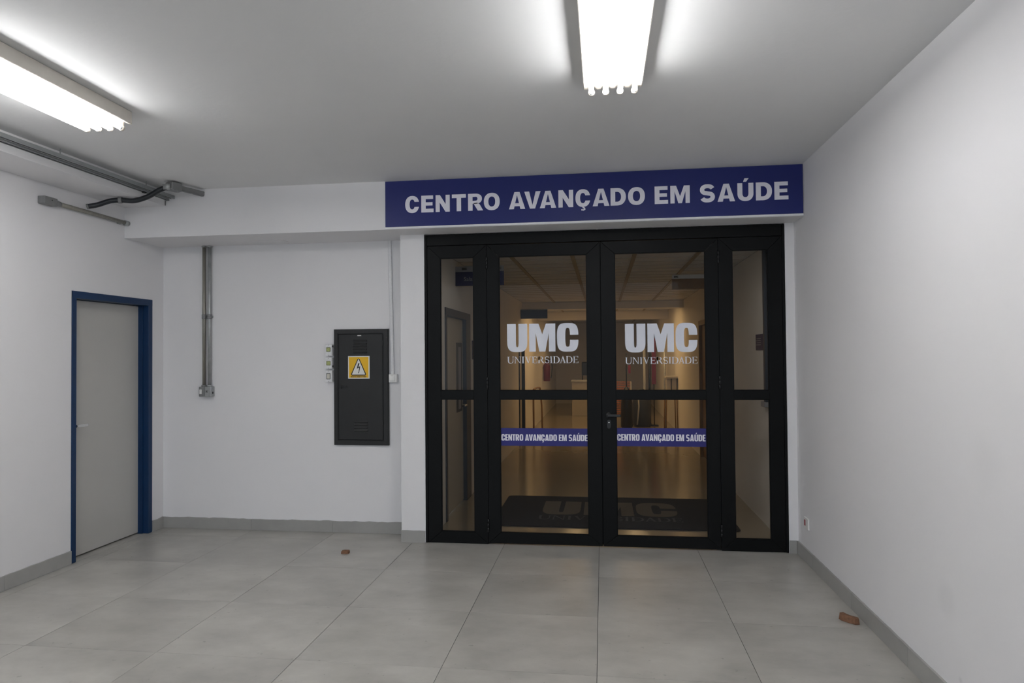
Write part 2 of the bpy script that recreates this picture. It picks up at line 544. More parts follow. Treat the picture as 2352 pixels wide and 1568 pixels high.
def glyph_serif(ch, w):
    T, t, sl, sh_ = .15, .065, .075, .05
    def stem(x, th, y0=0, y1=1, a=True, b=True):
        r = [[rect(x, y0, x + th, y1)]]
        if a:
            r.append([rect(x - sl, y1 - sh_, x + th + sl, y1)])
        if b:
            r.append([rect(x - sl, y0, x + th + sl, y0 + sh_)])
        return r
    if ch == 'I':
        return stem((w - T) / 2, T)
    if ch == 'U':
        x0, x1 = sl, w - sl
        o = sup((x0 + x1) / 2, .36, (x1 - x0) / 2, .38, 2.2, PI, 2 * PI, 20) + sup((x0 + x1) / 2 + .03, .36, (x1 - x0) / 2 - (T + t) / 2, .31, 2.2, 2 * PI, PI, 18)
        return [[o], [rect(x0, .36, x0 + T, 1)], [rect(x1 - t, .36, x1, 1)], [rect(x0 - sl, 1 - sh_, x0 + T + sl, 1)], [rect(x1 - t - sl, 1 - sh_, x1 + sl, 1)]]
    if ch == 'N':
        x0, x1 = sl, w - sl
        return stem(x0, t, b=True) + stem(x1 - t, t, b=False) + [[[(x0 - .02, 1), (x0 + .13, 1), (x1, .0), (x1 - .06, -.02)]]]
    if ch == 'V':
        return [[[(.07, 1), (.23, 1), (w / 2 + .045, .17), (w / 2 + .02, -.02), (w / 2 - .02, -.02)]], [[(w / 2 - .02, -.02), (w / 2 + .02, -.02), (w - .09, 1), (w - .15, 1)]],
                [rect(0, 1 - sh_, .32, 1)], [rect(w - .24, 1 - sh_, w, 1)]]
    if ch == 'A':
        return [[[(.09, 0), (.15, 0), (w / 2 + .03, .93), (w / 2, 1.02), (w / 2 - .03, 1.02)]], [[(w / 2 - .03, 1.02), (w / 2 + .04, 1.02), (w - .07, 0), (w - .23, 0), (w / 2 - .05, .85)]],
                [rect(.2, .31, w - .25, .36)], [rect(0, 0, .25, sh_)], [rect(w - .34, 0, w, sh_)]]
    if ch == 'E':
        x0 = sl
        return stem(x0, T) + [[rect(x0, 0, w - .02, .05)], [rect(x0, .95, w - .05, 1)], [rect(x0, .49, w * .72, .54)], [rect(w - .09, .0, w - .03, .24)], [rect(w - .11, .78, w - .05, 1)], [rect(w * .70, .41, w * .70 + .05, .62)]]
    if ch == 'D':
        x0 = sl
        q = w * .42
        o = [(x0, 0)] + sup(q, .5, w - q, .5, 2.1, -PI / 2, PI / 2, 20) + [(x0, 1)]
        i = [(x0 + T, .05)] + sup(q, .5, w - q - T, .45, 2.1, -PI / 2, PI / 2, 18) + [(x0 + T, .95)]
        return [[o, i], [rect(0, 0, x0 + .05, sh_)], [rect(0, 1 - sh_, x0 + .05, 1)]]
    if ch == 'R':
        x0 = sl
        q = w * .45
        o = [(x0, .46)] + sup(q, .73, w * .83 - q, .27, 2.1, -PI / 2, PI / 2, 16) + [(x0, 1)]
        i = [(x0 + T, .51)] + sup(q, .73, w * .83 - q - T, .22, 2.1, -PI / 2, PI / 2, 14) + [(x0 + T, .95)]
        return [[o, i]] + stem(x0, T) + [[[(w * .42, .48), (w * .62, .50), (w - .04, .04), (w + .03, .04), (w + .03, 0), (w - .16, 0)]]]
    if ch == 'S':
        s = glyph_sans('S', w, .12, .075, 2.0, .2)
        return s + [[rect(w - .11, .73, w - .05, .98)], [rect(.04, .02, .10, .28)]]
    return []

W_BLACK = dict(C=.86, E=.75, N=.86, T=.85, R=.88, O=.95, A=.96, V=.96, D=.87, M=1.08, S=.85, U=.87, I=.3, H=.86, L=.7, Q=.95)
W_IMP = dict(C=.56, E=.43, N=.57, T=.46, R=.57, O=.56, A=.60, V=.60, D=.56, M=.72, S=.53, U=.56, I=.28, H=.57, L=.4, Q=.56)
W_SER = dict(U=.86, N=.86, I=.36, V=.84, E=.70, R=.82, S=.58, D=.84, A=.84)
BASEC = {'Ç': 'C', 'Ú': 'U', 'É': 'E'}

def text_shapes(s, style):
    x = 0.0
    out = []
    prev = ''
    for ch in s:
        if ch == ' ':
            x += dict(black=.42, imp=.24, serif=.3)[style]
            prev = ' '
            continue
        b = BASEC.get(ch, ch)
        if style == 'black':
            w, gap = W_BLACK[b], .13
            g = glyph_sans(ch, w, .27, .215, 2.25, .15)
        elif style == 'imp':
            w, gap = W_IMP[b], .055
            g = glyph_sans(ch, w, .215, .155, 3.6, .12)
        else:
            w, gap = W_SER[b], .07
            g = glyph_serif(ch, w)
        if prev and prev != ' ':
            if (prev in 'AV' and b in 'AV'):
                gap = -.05 if style == 'black' else 0.0
            elif style == 'black' and (prev + b) in ('RO', 'CO', 'AD', 'OA'):
                gap = .07
            elif style == 'serif' and (prev + b) in ('DA', 'AD'):
                gap = -.02
        else:
            gap = 0 if not prev else gap
        x += gap
        out.append([[[(p[0] + x, p[1]) for p in lp] for lp in shp] for shp in g])
        x += w
        prev = b
    return out, x

def lettering(bm, s, style, width, cap, fn, d0=0.0, d1=0.0008):
    gl, w = text_shapes(s, style)
    kx = width / w
    for g in gl:
        for sh in g:
            tess(bm, [[(p[0] * kx, p[1] * cap) for p in lp] for lp in sh], fn, d0, d1)

def letter_parts(parent, s, style, width, cap, fn, m, d0=0.0, d1=0.0008):
    gl, w = text_shapes(s, style)
    kx = width / w
    for g in gl:
        bm = BM()
        for sh in g:
            tess(bm, [[(p[0] * kx, p[1] * cap) for p in lp] for lp in sh], fn, d0, d1)
        obj('letter', bm, m, parent)

def logo_umc(bm, width, cap, fn, d0=0.0, d1=0.0008, parent=None, m=None):
    """The three heavy letters of the door logo."""
    U = glyph_sans('U', .70, .305, .175, 3.2, .1)
    n = 3.2
    mw = .90
    Mg = [[[(0, 0), (.225, 0), (.225, .66), (.345, 0), (.555, 0), (.675, .66), (.675, 0), (mw, 0), (mw, 1), (.575, 1), (.45, .62), (.325, 1), (0, 1)]]]
    C = glyph_sans('C', .73, .285, .175, 3.4, .088)
    x = 0
    tot = .70 + .065 + .90 + .055 + .73
    k = width / tot
    for g, w, gp in ((U, .70, .065), (Mg, .90, .055), (C, .73, 0)):
        tgt = BM() if parent else bm
        for sh in g:
            tess(tgt, [[((p[0] + x) * k, p[1] * cap) for p in lp] for lp in sh], fn, d0, d1)
        if parent:
            obj('logo_letter', tgt, m, parent)
        x += w + gp

def font_text(bm, s, size, fn):
    """Small plain lettering from the built-in typeface, as flat mesh."""
    cu = bpy.data.curves.new('t', 'FONT')
    cu.body = s
    cu.size = size
    cu.resolution_u = 3
    ob = bpy.data.objects.new('t', cu)
    COL.objects.link(ob)
    dg = bpy.context.evaluated_depsgraph_get()
    dg.update()
    me = bpy.data.meshes.new_from_object(ob.evaluated_get(dg))
    vs = [bm.verts.new(fn(v.co.x, v.co.y, 0)) for v in me.vertices]
    for p in me.polygons:
        try:
            bm.faces.new([vs[i] for i in p.vertices])
        except ValueError:
            pass
    bpy.data.objects.remove(ob, do_unlink=True)
    bpy.data.meshes.remove(me)
    bpy.data.curves.remove(cu)

# ================================================================== ROOM SHELL
XL, XR = -5.715, -0.015       # side wall faces
YB = 0.25                     # back wall face (left recess)
YO = -8.5                     # open end behind the camera
H = 3.067                     # ceiling
ZB = 2.663                    # underside of beam
YBM = -0.289                  # beam face

# floor: grout bed with one object per tile
b = BM()
box(b, XL, XR, YO, 0.30, -0.12, -0.004)
floor = struct('floor', b, 'grout', 'grey porcelain tiled floor of the entrance room', 'floor')
xs = [-1.604 + 0.8 * k for k in range(-6, 3)]
ys = [-2.292 + 0.768 * k for k in range(-9, 5)]
G = 0.0014
src = {}
for i in range(len(xs) - 1):
    for j in range(len(ys) - 1):
        x0, x1 = max(xs[i] + G, XL), min(xs[i + 1] - G, XR)
        y0, y1 = max(ys[j] + G * .7, YO), min(ys[j + 1] - G * .7, 0.30)
        if x1 - x0 < 0.02 or y1 - y0 < 0.02:
            continue
        # no tile under the door frame threshold zone
        key = (round(x1 - x0, 3), round(y1 - y0, 3))
        dz = random.uniform(-0.0004, 0.0004)
        if key in src:
            share(src[key], 'tile', floor, ((x0 + x1) / 2, (y0 + y1) / 2, dz))
        else:
            bb = BM()
            cx, cy = (x0 + x1) / 2, (y0 + y1) / 2
            box(bb, x0, x1, y0, y1, -0.01, 0.0, 0.0005)
            src[key] = obj('tile', bb, 'tile', floor, loc=(cx, cy, 0))

# ceiling
b = BM()
box(b, XL - 0.15, XR + 0.15, YO, 0.40, H, H + 0.15)
struct('ceiling', b, 'ceil', 'white painted flat ceiling of the entrance room', 'ceiling')

# right wall
b = BM()
box(b, XR, XR + 0.15, YO, 0.40, 0, H)
struct('wall_right', b, 'wall', 'plain white wall on the right with faint smudges', 'wall')

# left wall with door opening
DY0, DY1, DZ = -0.890, 0.082, 2.15
b = BM()
box(b, XL - 0.15, XL, YO, DY0, 0, H)
box(b, XL - 0.15, XL, DY1, 0.40, 0, H)
box(b, XL - 0.15, XL, DY0, DY1, DZ, H)
struct('wall_left', b, 'wall', 'white wall on the left around the blue framed door', 'wall')

# back wall (recess left of the entrance)
b = BM()
box(b, XL, -3.30, YB, 0.40, 0, ZB)
struct('wall_back', b, 'wall', 'white back wall carrying the dark electrical cabinet', 'wall')

# pillar left of the glazed front, jamb right of it
b = BM()
box(b, -3.30, -3.087, -0.012, 0.40, 0, ZB)
struct('wall_pillar', b, 'wall', 'narrow white pillar between cabinet wall and black glazed front', 'pillar')
b = BM()
box(b, -0.087, XR, -0.012, 0.40, 0, ZB)
struct('wall_jamb', b, 'wall', 'narrow white strip of wall right of the glazed front', 'wall')

# beam over the back, with a patched hatch in its underside
b = BM()
box(b, XL, XR, YBM, 0.40, ZB, H)
beam = struct('wall_beam', b, 'wall', 'white beam under the ceiling that carries the blue sign', 'beam')
bx('access_hatch', 'wall', beam, -4.72, -4.40, 0.03, 0.20, ZB - 0.004, ZB, 0.001)

# soffit along the left wall
b = BM()
box(b, XL, -5.326, YO, YBM, 2.933, H)
struct('wall_soffit', b, 'wall', 'low white soffit running along the left wall under the ceiling', 'soffit')

# unseen ground slab added outside the open end, blocks sky light from below
b = BM()
box(b, -14, 8, -26, YO, -0.14, -0.02)
struct('floor_outside', b, 'concrete', 'unseen pale concrete ground added outside the open end', 'ground')

# ------------------------------------------------------------------ baseboards (cut tiles)
def baseboard(name, axis, a0, a1, joints, face, out, label, h=0.104, jag=0.0):
    """axis 'x' or 'y'; face = wall face coordinate; out = direction of the room (+1/-1)."""
    t = 0.013
    mid = (a0 + a1) / 2
    loc = (mid, face, 0) if axis == 'x' else (face, mid, 0)
    root = thing(name, loc, label, 'baseboard', kind='structure')
    cuts = [a0] + sorted(j for j in joints if a0 < j < a1) + [a1]
    for c0, c1 in zip(cuts, cuts[1:]):
        bb = BM()
        f0, f1 = sorted((face, face + out * t))
        c0g, c1g = c0 + 0.0012, c1 - 0.0012
        # ragged paint line along the top edge
        n = max(2, int((c1 - c0) / 0.04)) if jag > 0 else 2
        top = [(c0g + (c1g - c0g) * i / (n - 1), h + random.uniform(-jag, jag)) for i in range(n)]
        lp = [(c0g, 0.001), (c1g, 0.001)] + top[::-1]
        if axis == 'x':
            fn = lambda u, v, d: (u, d, v)
        else:
            fn = lambda u, v, d: (d, u, v)
        tess(bb, [lp], fn, f0, f1)
        obj('tile', bb, 'base', root)
    return root

baseboard('baseboard_back', 'x', XL, -3.30, [-4.821, -4.028], YB, -1, 'grey tile baseboard with ragged paint line below the cabinet', jag=0.0035)
baseboard('baseboard_left', 'y', YO, DY0 - 0.004, [-1.5 - 0.8 * k for k in range(9)], XL, 1, 'grey tile baseboard on the left wall in front of the blue door', jag=0.0015)
baseboard('baseboard_corner', 'y', DY1 + 0.004, YB - 0.015, [], XL, 1, 'short grey baseboard piece between blue door and corner', jag=0.005)
baseboard('baseboard_pillar', 'x', -3.302, -3.09, [], -0.012, -1, 'grey tile baseboard at the foot of the white pillar', jag=0.001)
baseboard('baseboard_jamb', 'x', -0.086, XR - 0.015, [], -0.012, -1, 'small grey baseboard piece right of the glazed front')
baseboard('baseboard_right', 'y', YO, -0.014, [-2.02 - 0.8 * k for k in range(8)] + [-1.22, -0.42], XR, -1, 'long grey tile baseboard along the right wall', jag=0.0012)

# ================================================================== GLAZED ENTRANCE
FZ = 2.655                     # top of frame
FX = [-3.085, -2.54, -1.571, -0.61, -0.089]
GZ = (0.10, 1.235, 1.307, 2.455)
TH = 2.56                      # underside of header

def mitre_frame(root, x0, x1, z0, z1, gx0, gx1, gz0, gz1, y0, y1, m='black'):
    """Four mitred profiles: stile, stile, rail, rail (each its own part) with a fine joint line."""
    e = 0.0006
    parts = [
        ('stile', [(x0, z0 + e), (gx0, gz0 + e), (gx0, gz1 - e), (x0, z1 - e)]),
        ('stile', [(gx1, gz0 + e), (x1, z0 + e), (x1, z1 - e), (gx1, gz1 - e)]),
        ('rail', [(x0 + e, z0), (x1 - e, z0), (gx1 - e, gz0), (gx0 + e, gz0)]),
        ('rail', [(gx0 + e, gz1), (gx1 - e, gz1), (x1 - e, z1), (x0 + e, z1)]),
    ]
    for nm, lp in parts:
        bb = BM()
        tess(bb, [lp], lambda u, v, d: (u, d, v), y0, y1)
        bmesh.ops.recalc_face_normals(bb, faces=bb.faces)
        bmesh.ops.bevel(bb, geom=[ed for ed in bb.edges if len(ed.link_faces) == 2 and ed.calc_face_angle(0) > .5], offset=0.0012, segments=1, affect='EDGES')
        obj(nm, bb, m, root)

def glazing(root, gx0, gx1):
    # middle rail and two panes
    bx('rail', 'black', root, gx0, gx1, 0.0, 0.045, GZ[1], GZ[2], 0.0015)
    for z0, z1 in ((GZ[0], GZ[1]), (GZ[2], GZ[3])):
        bx('pane', 'glass', root, gx0 - 0.004, gx1 + 0.004, 0.020, 0.026, z0 - 0.004, z1 + 0.004)
        # glazing bead all around
        bb = BM()
        w = 0.006
        for (a0, a1, c0, c1) in ((gx0, gx1, z0, z0 + w), (gx0, gx1, z1 - w, z1), (gx0, gx0 + w, z0 + w, z1 - w), (gx1 - w, gx1, z0 + w, z1 - w)):
            box(bb, a0, a1, 0.008, 0.019, c0, c1)
        obj('glazing_bead', bb, 'black', root)

# fixed side lights
for nm, x0, x1, g0, g1, lab in (('window_1', FX[0] + 0.022, FX[1], -2.948, -2.657, 'narrow fixed glazed side light left of the double doors'),
                                ('window_2', FX[3], FX[4] - 0.02, -0.50, -0.220, 'narrow fixed glazed side light right of the double doors')):
    r = thing(nm, ((x0 + x1) / 2, 0.02, 0), lab, 'window', kind='structure')
    mitre_frame(r, x0, x1, 0.002, TH, g0, g1, GZ[0], GZ[3], 0.0, 0.045)
    glazing(r, g0, g1)

# outer frame (jambs and header)
r = thing('trim_1', (-1.587, 0.02, 0), 'black aluminium outer frame around the glazed entrance', 'frame', kind='structure')
bx('jamb', 'black', r, FX[0], FX[0] + 0.0215, -0.008, 0.075, 0.002, FZ, 0.002)
bx('jamb', 'black', r, FX[4] - 0.0195, FX[4], -0.008, 0.075, 0.002, FZ, 0.002)
bx('header', 'black', r, FX[0] + 0.022, FX[4] - 0.02, -0.006, 0.075, TH + 0.003, FZ, 0.003)
bx('mullion', 'black', r, FX[1] - 0.03, FX[1] + 0.03, 0.05, 0.085, 0.002, TH, 0.001)
bx('mullion', 'black', r, FX[3] - 0.03, FX[3] + 0.03, 0.05, 0.085, 0.002, TH, 0.001)

# door leaves with lettering
def leaf(nm, x0, x1, g0, g1, lab, logo, band, hinge_x, handle):
    r = thing(nm, ((x0 + x1) / 2, 0.02, 0), lab, 'door', kind='structure')
    mitre_frame(r, x0 + 0.002, x1 - 0.002, 0.011, TH - 0.002, g0, g1, GZ[0], GZ[3], 0.0, 0.045)
    glazing(r, g0, g1)
    # logo on the upper pane
    lx0, lx1, lz0, lz1 = logo
    logo_umc(None, lx1 - lx0, lz1 - lz0, XZ(lx0, lz0, 0.0192), parent=r, m='letter_hi')
    bb = BM()
    lettering(bb, 'UNIVERSIDADE', 'serif', lx1 - lx0, 0.058, XZ(lx0, lz0 - 0.099, 0.0192))
    obj('university_lettering', bb, 'letter_hi', r, label='thin serif letters UNIVERSIDADE under the logo')
    # blue band
    bx0, bx1, bz0, bz1, tx0, tx1, tz0, tz1 = band
    bd = bx('vinyl_band', 'blue_band', r, bx0, bx1, 0.0185, 0.0192, bz0, bz1, label='blue vinyl band across the lower pane')
    bb = BM()
    lettering(bb, 'CENTRO AVANÇADO EM SAÚDE', 'imp', tx1 - tx0, tz1 - tz0, XZ(tx0, tz0, 0.0176))
    obj('band_lettering', bb, 'letter', bd, label='condensed white letters CENTRO AVANÇADO EM SAÚDE')
    # hinges
    for hz in (2.405, 1.37, 0.16):
        bb = BM()
        lathe(bb, (hinge_x, -0.006, hz - 0.055), (0, 0, 1), [(0, .005), (.002, .008), (.036, .008), (.037, .0068), (.038, .008), (.072, .008), (.073, .0068), (.074, .008), (.108, .008), (.11, .005)], 14)
        obj('hinge', bb, 'blackp', r)
    if handle:
        bx('added_astragal', 'black', r, FX[2] - .03, FX[2] + .03, 0.047, 0.056, 0.011, TH - .002, .001)  # added strip, stops corridor light showing through the leaf gap
        hx, hz = -1.513, 1.102
        bb = BM()
        lathe(bb, (hx, -0.001, hz), (0, -1, 0), [(0, .024), (.006, .024), (.008, .021), (.008, .010), (.045, .009)], 20)
        box(bb, hx - 0.012, hx + 0.098, -0.056, -0.042, hz - 0.011, hz + 0.011, 0.004, 2)
        obj('lever_handle', bb, 'blackp', r)
        bb = BM()
        tess(bb, [sup(0, 0, .016, .036, 3.0, 0, 2 * PI - .2, 31), sup(0, .014, .005, .005, 2, 0, 2 * PI - .5, 12)], XZ(hx, hz - .075, -0.006), 0.0, 0.006)
        kp = obj('key_plate', bb, 'blackp', r)
        bb = BM()
        lathe(bb, (hx, -0.005, hz - .061), (0, -1, 0), [(0, .006), (.002, .006), (.003, .004)], 12)
        obj('key_cylinder', bb, 'chrome', kp)
    return r

leaf('door_1', FX[1], FX[2], -2.434, -1.687, 'left black framed glass door leaf with UMC lettering',
     (-2.369, -1.761, 1.638, 1.876), (-2.437, -1.682, 0.837, 0.987, -2.426, -1.692, 0.881, 0.935), FX[1], False)
leaf('door_2', FX[2], FX[3], -1.453, -0.716, 'right black framed glass door leaf with lever handle and UMC lettering',
     (-1.372, -0.782, 1.626, 1.864), (-1.455, -0.708, 0.842, 0.994, -1.446, -0.727, 0.888, 0.943), FX[3], True)
# ------------------------------------------------------------------ sign on the beam
sx0, sx1, sz0, sz1 = -3.339, -0.020, 2.682, 3.062
r = thing('entrance_sign', ((sx0 + sx1) / 2, YBM - 0.006, sz0), 'long blue sign with white letters on the beam above the doors', 'sign')
bx('sign_panel', 'blue_sign', r, sx0, sx1, YBM - 0.012, YBM - 0.0005, sz0, sz1, 0.001)
bx('white_edge', 'white_strip', r, sx0, sx1 + 0.003, YBM - 0.0125, YBM - 0.0005, sz0 - 0.017, sz0 - 0.0008, 0.001)
letter_parts(r, 'CENTRO AVANÇADO EM SAÚDE', 'black', 3.04, 0.139, XZ(-3.168, 2.793, YBM - 0.0132), 'letter', 0.0, 0.001)

# ================================================================== LEFT DOOR
LX = XL - 0.088               # leaf face
r = thing('door_3', (XL, -0.40, 0), 'plain grey-white door in a dark blue metal frame', 'door', kind='structure')
fw = 0.058
bx('jamb', 'blue_frame', r, XL - 0.14, XL + 0.008, DY0 + 0.002, DY0 + fw * .80, 0.001, DZ - 0.002, 0.003)
bx('jamb', 'blue_frame', r, XL - 0.14, XL + 0.008, DY1 - fw, DY1 - 0.002, 0.001, DZ - 0.002, 0.003)
bx('head', 'blue_frame', r, XL - 0.14, XL + 0.0085, DY0 + 0.002, DY1 - 0.002, DZ - fw, DZ - 0.001, 0.003)
bx('stop', 'blue_frame', r, LX - 0.003, XL - 0.045, DY1 - fw - 0.012, DY1 - fw + 0.001, 0.001, DZ - fw, 0.001)
bx('threshold', 'tile', r, XL - 0.15, XL, DY0, DY1, -0.02, 0.0005)
bx('light_block', 'hole', r, XL - 0.145, LX - 0.037, DY0 + 0.003, DY1 - 0.003, 0.001, DZ - 0.003)  # unseen full-height backing, added to stop light leaking past the leaf
lf = bx('leaf', 'leaf', r, LX - 0.036, LX, DY0 + fw * .80 + 0.003, DY1 - fw - 0.004, 0.012, DZ - fw - 0.004, 0.002)
hy, hz = DY0 + fw * .80 + 0.060, 1.068
bb = BM()
lathe(bb, (LX, hy, hz), (1, 0, 0), [(0, .026), (.006, .026), (.009, .021), (.010, .010), (.012, .010)], 18)
obj('rosette', bb, 'cast', lf)
bb = BM()
lathe(bb, (LX + .012, hy, hz), (1, 0, 0), [(0, .010), (.05, .010), (.052, .007)], 16)
box(bb, LX + 0.046, LX + 0.060, hy - 0.012, hy + 0.115, hz - 0.012, hz + 0.012, 0.004, 2)
hd = obj('lever_handle', bb, 'chrome', lf, label='chrome lever handle')

# ================================================================== ELECTRICAL CABINET
px0, px1, pz0, pz1 = -4.004, -3.487, 0.80, 1.858
fy = YB - 0.030
r = thing('electrical_cabinet', ((px0 + px1) / 2, YB - 0.015, pz0), 'charcoal metal electrical cabinet with yellow warning sticker on white wall', 'cabinet')
dx0, dx1, dz0, dz1 = -3.959, -3.540, 0.849, 1.812
bb = BM()
tess(bb, [[(px0, pz0), (px1, pz0), (px1, pz1), (px0, pz1)], [(dx0 - .003, dz0 - .003), (dx1 + .003, dz0 - .003), (dx1 + .003, dz1 + .003), (dx0 - .003, dz1 + .003)]], lambda u, v, d: (u, d, v), fy, YB - 0.002)
bmesh.ops.recalc_face_normals(bb, faces=bb.faces)
bmesh.ops.bevel(bb, geom=[e for e in bb.edges if all(abs(v.co.y - fy) < 1e-5 for v in e.verts) and e.calc_face_angle(0) > .5], offset=0.006, segments=2, affect='EDGES')
obj('flange', bb, 'panel', r)
bx('back_plate', 'hole', r, dx0 - 0.01, dx1 + 0.01, YB - 0.006, YB - 0.003, dz0 - 0.01, dz1 + 0.01)
dr = bx('cabinet_door', 'panel', r, dx0, dx1, fy + 0.001, fy + 0.018, dz0, dz1, 0.0025)
def louver(x0, x1, z):
    bb = BM()
    hgt = 0.017
    prof = [(0, 0), (-.0062, .0018), (-.0072, .0055), (-.0012, hgt), (0, hgt)]
    vs = []
    for x in (x0, x1):
        vs.append([bb.verts.new((x, fy + 0.001 + p[0], z + p[1])) for p in prof])
    for i in range(len(prof)):
        j = (i + 1) % len(prof)
        bb.faces.new((vs[0][i], vs[0][j], vs[1][j], vs[1][i]))
    bb.faces.new(vs[0])
    bb.faces.new(vs[1][::-1])
    obj('louver', bb, 'panel', dr)
for k in range(5):
    louver(-3.819, -3.688, 1.744 - 0.0265 * k)
for k in range(4):
    louver(-3.811, -3.682, 1.006 - 0.0265 * k)
bb = BM()
box(bb, -3.946, -3.925, fy - 0.004, fy + 0.002, 1.318, 1.346, 0.001)
box(bb, -3.921, -3.880, fy - 0.003, fy + 0.002, 1.322, 1.344, 0.001)
box(bb, -3.934, -3.929, fy - 0.009, fy - 0.003, 1.312, 1.340, 0.001)
obj('latch', bb, 'blackp', dr, label='black recessed latch')
for (hx, hz2) in ((-3.861, 1.297), (-3.929, 1.273)):
    bb = BM()
    lathe(bb, (hx, fy + 0.0015, hz2), (0, -1, 0), [(0, .0055), (.002, .005)], 10)
    obj('rivet', bb, 'blackp', dr)
bb = BM()
lathe(bb, (-3.516, fy + 0.0005, 1.772), (0, -1, 0), [(0, .006), (.002, .005)], 10)
obj('screw', bb, 'blackp', r)
bx('paper_tag', 'sticker_w', r, -3.778, -3.742, fy - 0.0002, fy + 0.0012, 1.795, 1.803)
for hz2 in (1.70, 0.98):
    bb = BM()
    lathe(bb, (-3.538, fy - 0.001, hz2), (0, 0, 1), [(0, .004), (.05, .004)], 10)
    obj('hinge', bb, 'panel', r)
# warning sticker
wx0, wx1, wz0, wz1 = -3.867, -3.664, 1.406, 1.612
st = bx('warning_sticker', 'sticker_w', r, wx0, wx1, fy - 0.0002, fy + 0.0014, wz0, wz1, label='yellow electric shock warning sticker with white border')
bx('yellow_field', 'yellow', st, wx0 + .008, wx1 - .010, fy - 0.0009, fy - 0.0001, wz0 + .009, wz1 - .008)
wc = (wx0 + wx1) / 2 - .002
def rtri(cx, z0, w, h, rad, k=6):
    P = [(cx - w / 2, z0), (cx + w / 2, z0), (cx, z0 + h)]
    out = []
    for i in range(3):
        p, a, c = Vector(P[i]), Vector(P[i - 1]), Vector(P[(i + 1) % 3])
        d1, d2 = (a - p).normalized(), (c - p).normalized()
        ang = d1.angle(d2)
        q = rad / math.tan(ang / 2)
        cen = p + (d1 + d2).normalized() * (rad / math.sin(ang / 2))
        s0, s1 = p + d1 * q - cen, p + d2 * q - cen
        a0 = math.atan2(s0.y, s0.x)
        a1 = math.atan2(s1.y, s1.x)
        while a1 < a0:
            a1 += 2 * PI
        for t in range(k + 1):
            aa = a0 + (a1 - a0) * t / k
            out.append((cen.x + rad * math.cos(aa), cen.y + rad * math.sin(aa)))
    return out
T0 = lambda u, v, d: (u, d, v)
bb = BM()
tess(bb, [rtri(wc, wz0 + .028, .155, .172, .012)], T0, fy - 0.0015, fy - 0.0009)
obj('warning_triangle', bb, 'ink', st)
bb = BM()
tess(bb, [rtri(wc, wz0 + .037, .128, .145, .003)], T0, fy - 0.0021, fy - 0.0015)
obj('triangle_field', bb, 'sticker_w', st)
bb = BM()
u0, v0 = wc, wz0 + .046
tess(bb, [[(u0 - .004, v0 + .094), (u0 + .010, v0 + .094), (u0 - .001, v0 + .060), (u0 + .016, v0 + .068), (u0 + .0065, v0 + .012), (u0 + .0095, v0 + .017), (u0 + .0005, v0), (u0 - .0055, v0 + .016), (u0 + .001, v0 + .012), (u0 + .005, v0 + .055), (u0 - .016, v0 + .045)]], T0, fy - 0.0027, fy - 0.0021)
obj('lightning_arrow', bb, 'ink', st)
bb = BM()
lettering(bb, 'RISCO DE CHOQUE ELÉTRICO', 'imp', 0.146, 0.0105, XZ(wc - .074, wz0 + .012, fy - 0.0015), 0, .0005)
obj('lettering', bb, 'ink', st)

# ------------------------------------------------------------------ three little surface boxes left of cabinet
for k, (z0, z1, lab) in enumerate(((1.614, 1.722, 'topmost white socket box with lime insert left of cabinet'),
                                   (1.496, 1.602, 'middle white socket box with lime insert left of cabinet'),
                                   (1.376, 1.484, 'lowest white switch box with ivory rocker left of cabinet'))):
    x0, x1 = -4.078, -4.014
    y0, y1 = YB - 0.052, YB - 0.001
    t = thing('socket_box' if k < 2 else 'switch_box', ((x0 + x1) / 2, y1, z0), lab, 'socket' if k < 2 else 'switch', group='small boxes beside the cabinet')
    bx('body', 'plastic_dirty', t, x0, x1, y0 + .006, y1, z0, z1, 0.005, seg=2)
    bx('cover', 'plastic_dirty', t, x0 + .001, x1 - .001, y0, y0 + .0065, z0 + .001, z1 - .001, 0.003, seg=2)
    zc = (z0 + z1) / 2 + (0.006 if k == 0 else 0.0)
    xc = (x0 + x1) / 2
    if k < 2:
        bx('insert_rim', 'olive', t, xc - .020, xc + .020, y0 - .003, y0 + .001, zc - .020, zc + .020, 0.003)
        bx('insert', 'lime', t, xc - .015, xc + .015, y0 - .0055, y0 - .002, zc - .015, zc + .015, 0.002)
        bb = BM()
        for ang in (0, 2.1, 4.2):
            lathe(bb, (xc + .0075 * math.cos(ang), y0 - .0054, zc + .0075 * math.sin(ang)), (0, -1, 0), [(0, .0026), (.0004, .0026)], 8)
        obj('pin_holes', bb, 'olive', t)
        zz = z1 - .028 if k == 0 else z0 + .014
        bx('knockout', 'hole', t, x1 - .0005, x1 + .0012, y0 + .012, y0 + .034, zz, zz + .018)
    else:
        bx('insert_rim', 'cast', t, xc - .020, xc + .020, y0 - .003, y0 + .001, zc - .028, zc + .028, 0.004)
        bx('rocker', 'ivory', t, xc - .014, xc + .014, y0 - .007, y0 - .002, zc - .023, zc + .023, 0.003)
    for zz in (z0 + .008, z1 - .008):
        bb = BM()
        lathe(bb, (xc, y0 + .0005, zz), (0, -1, 0), [(0, .0032), (.0014, .0028)], 8)
        obj('screw', bb, 'cast', t)

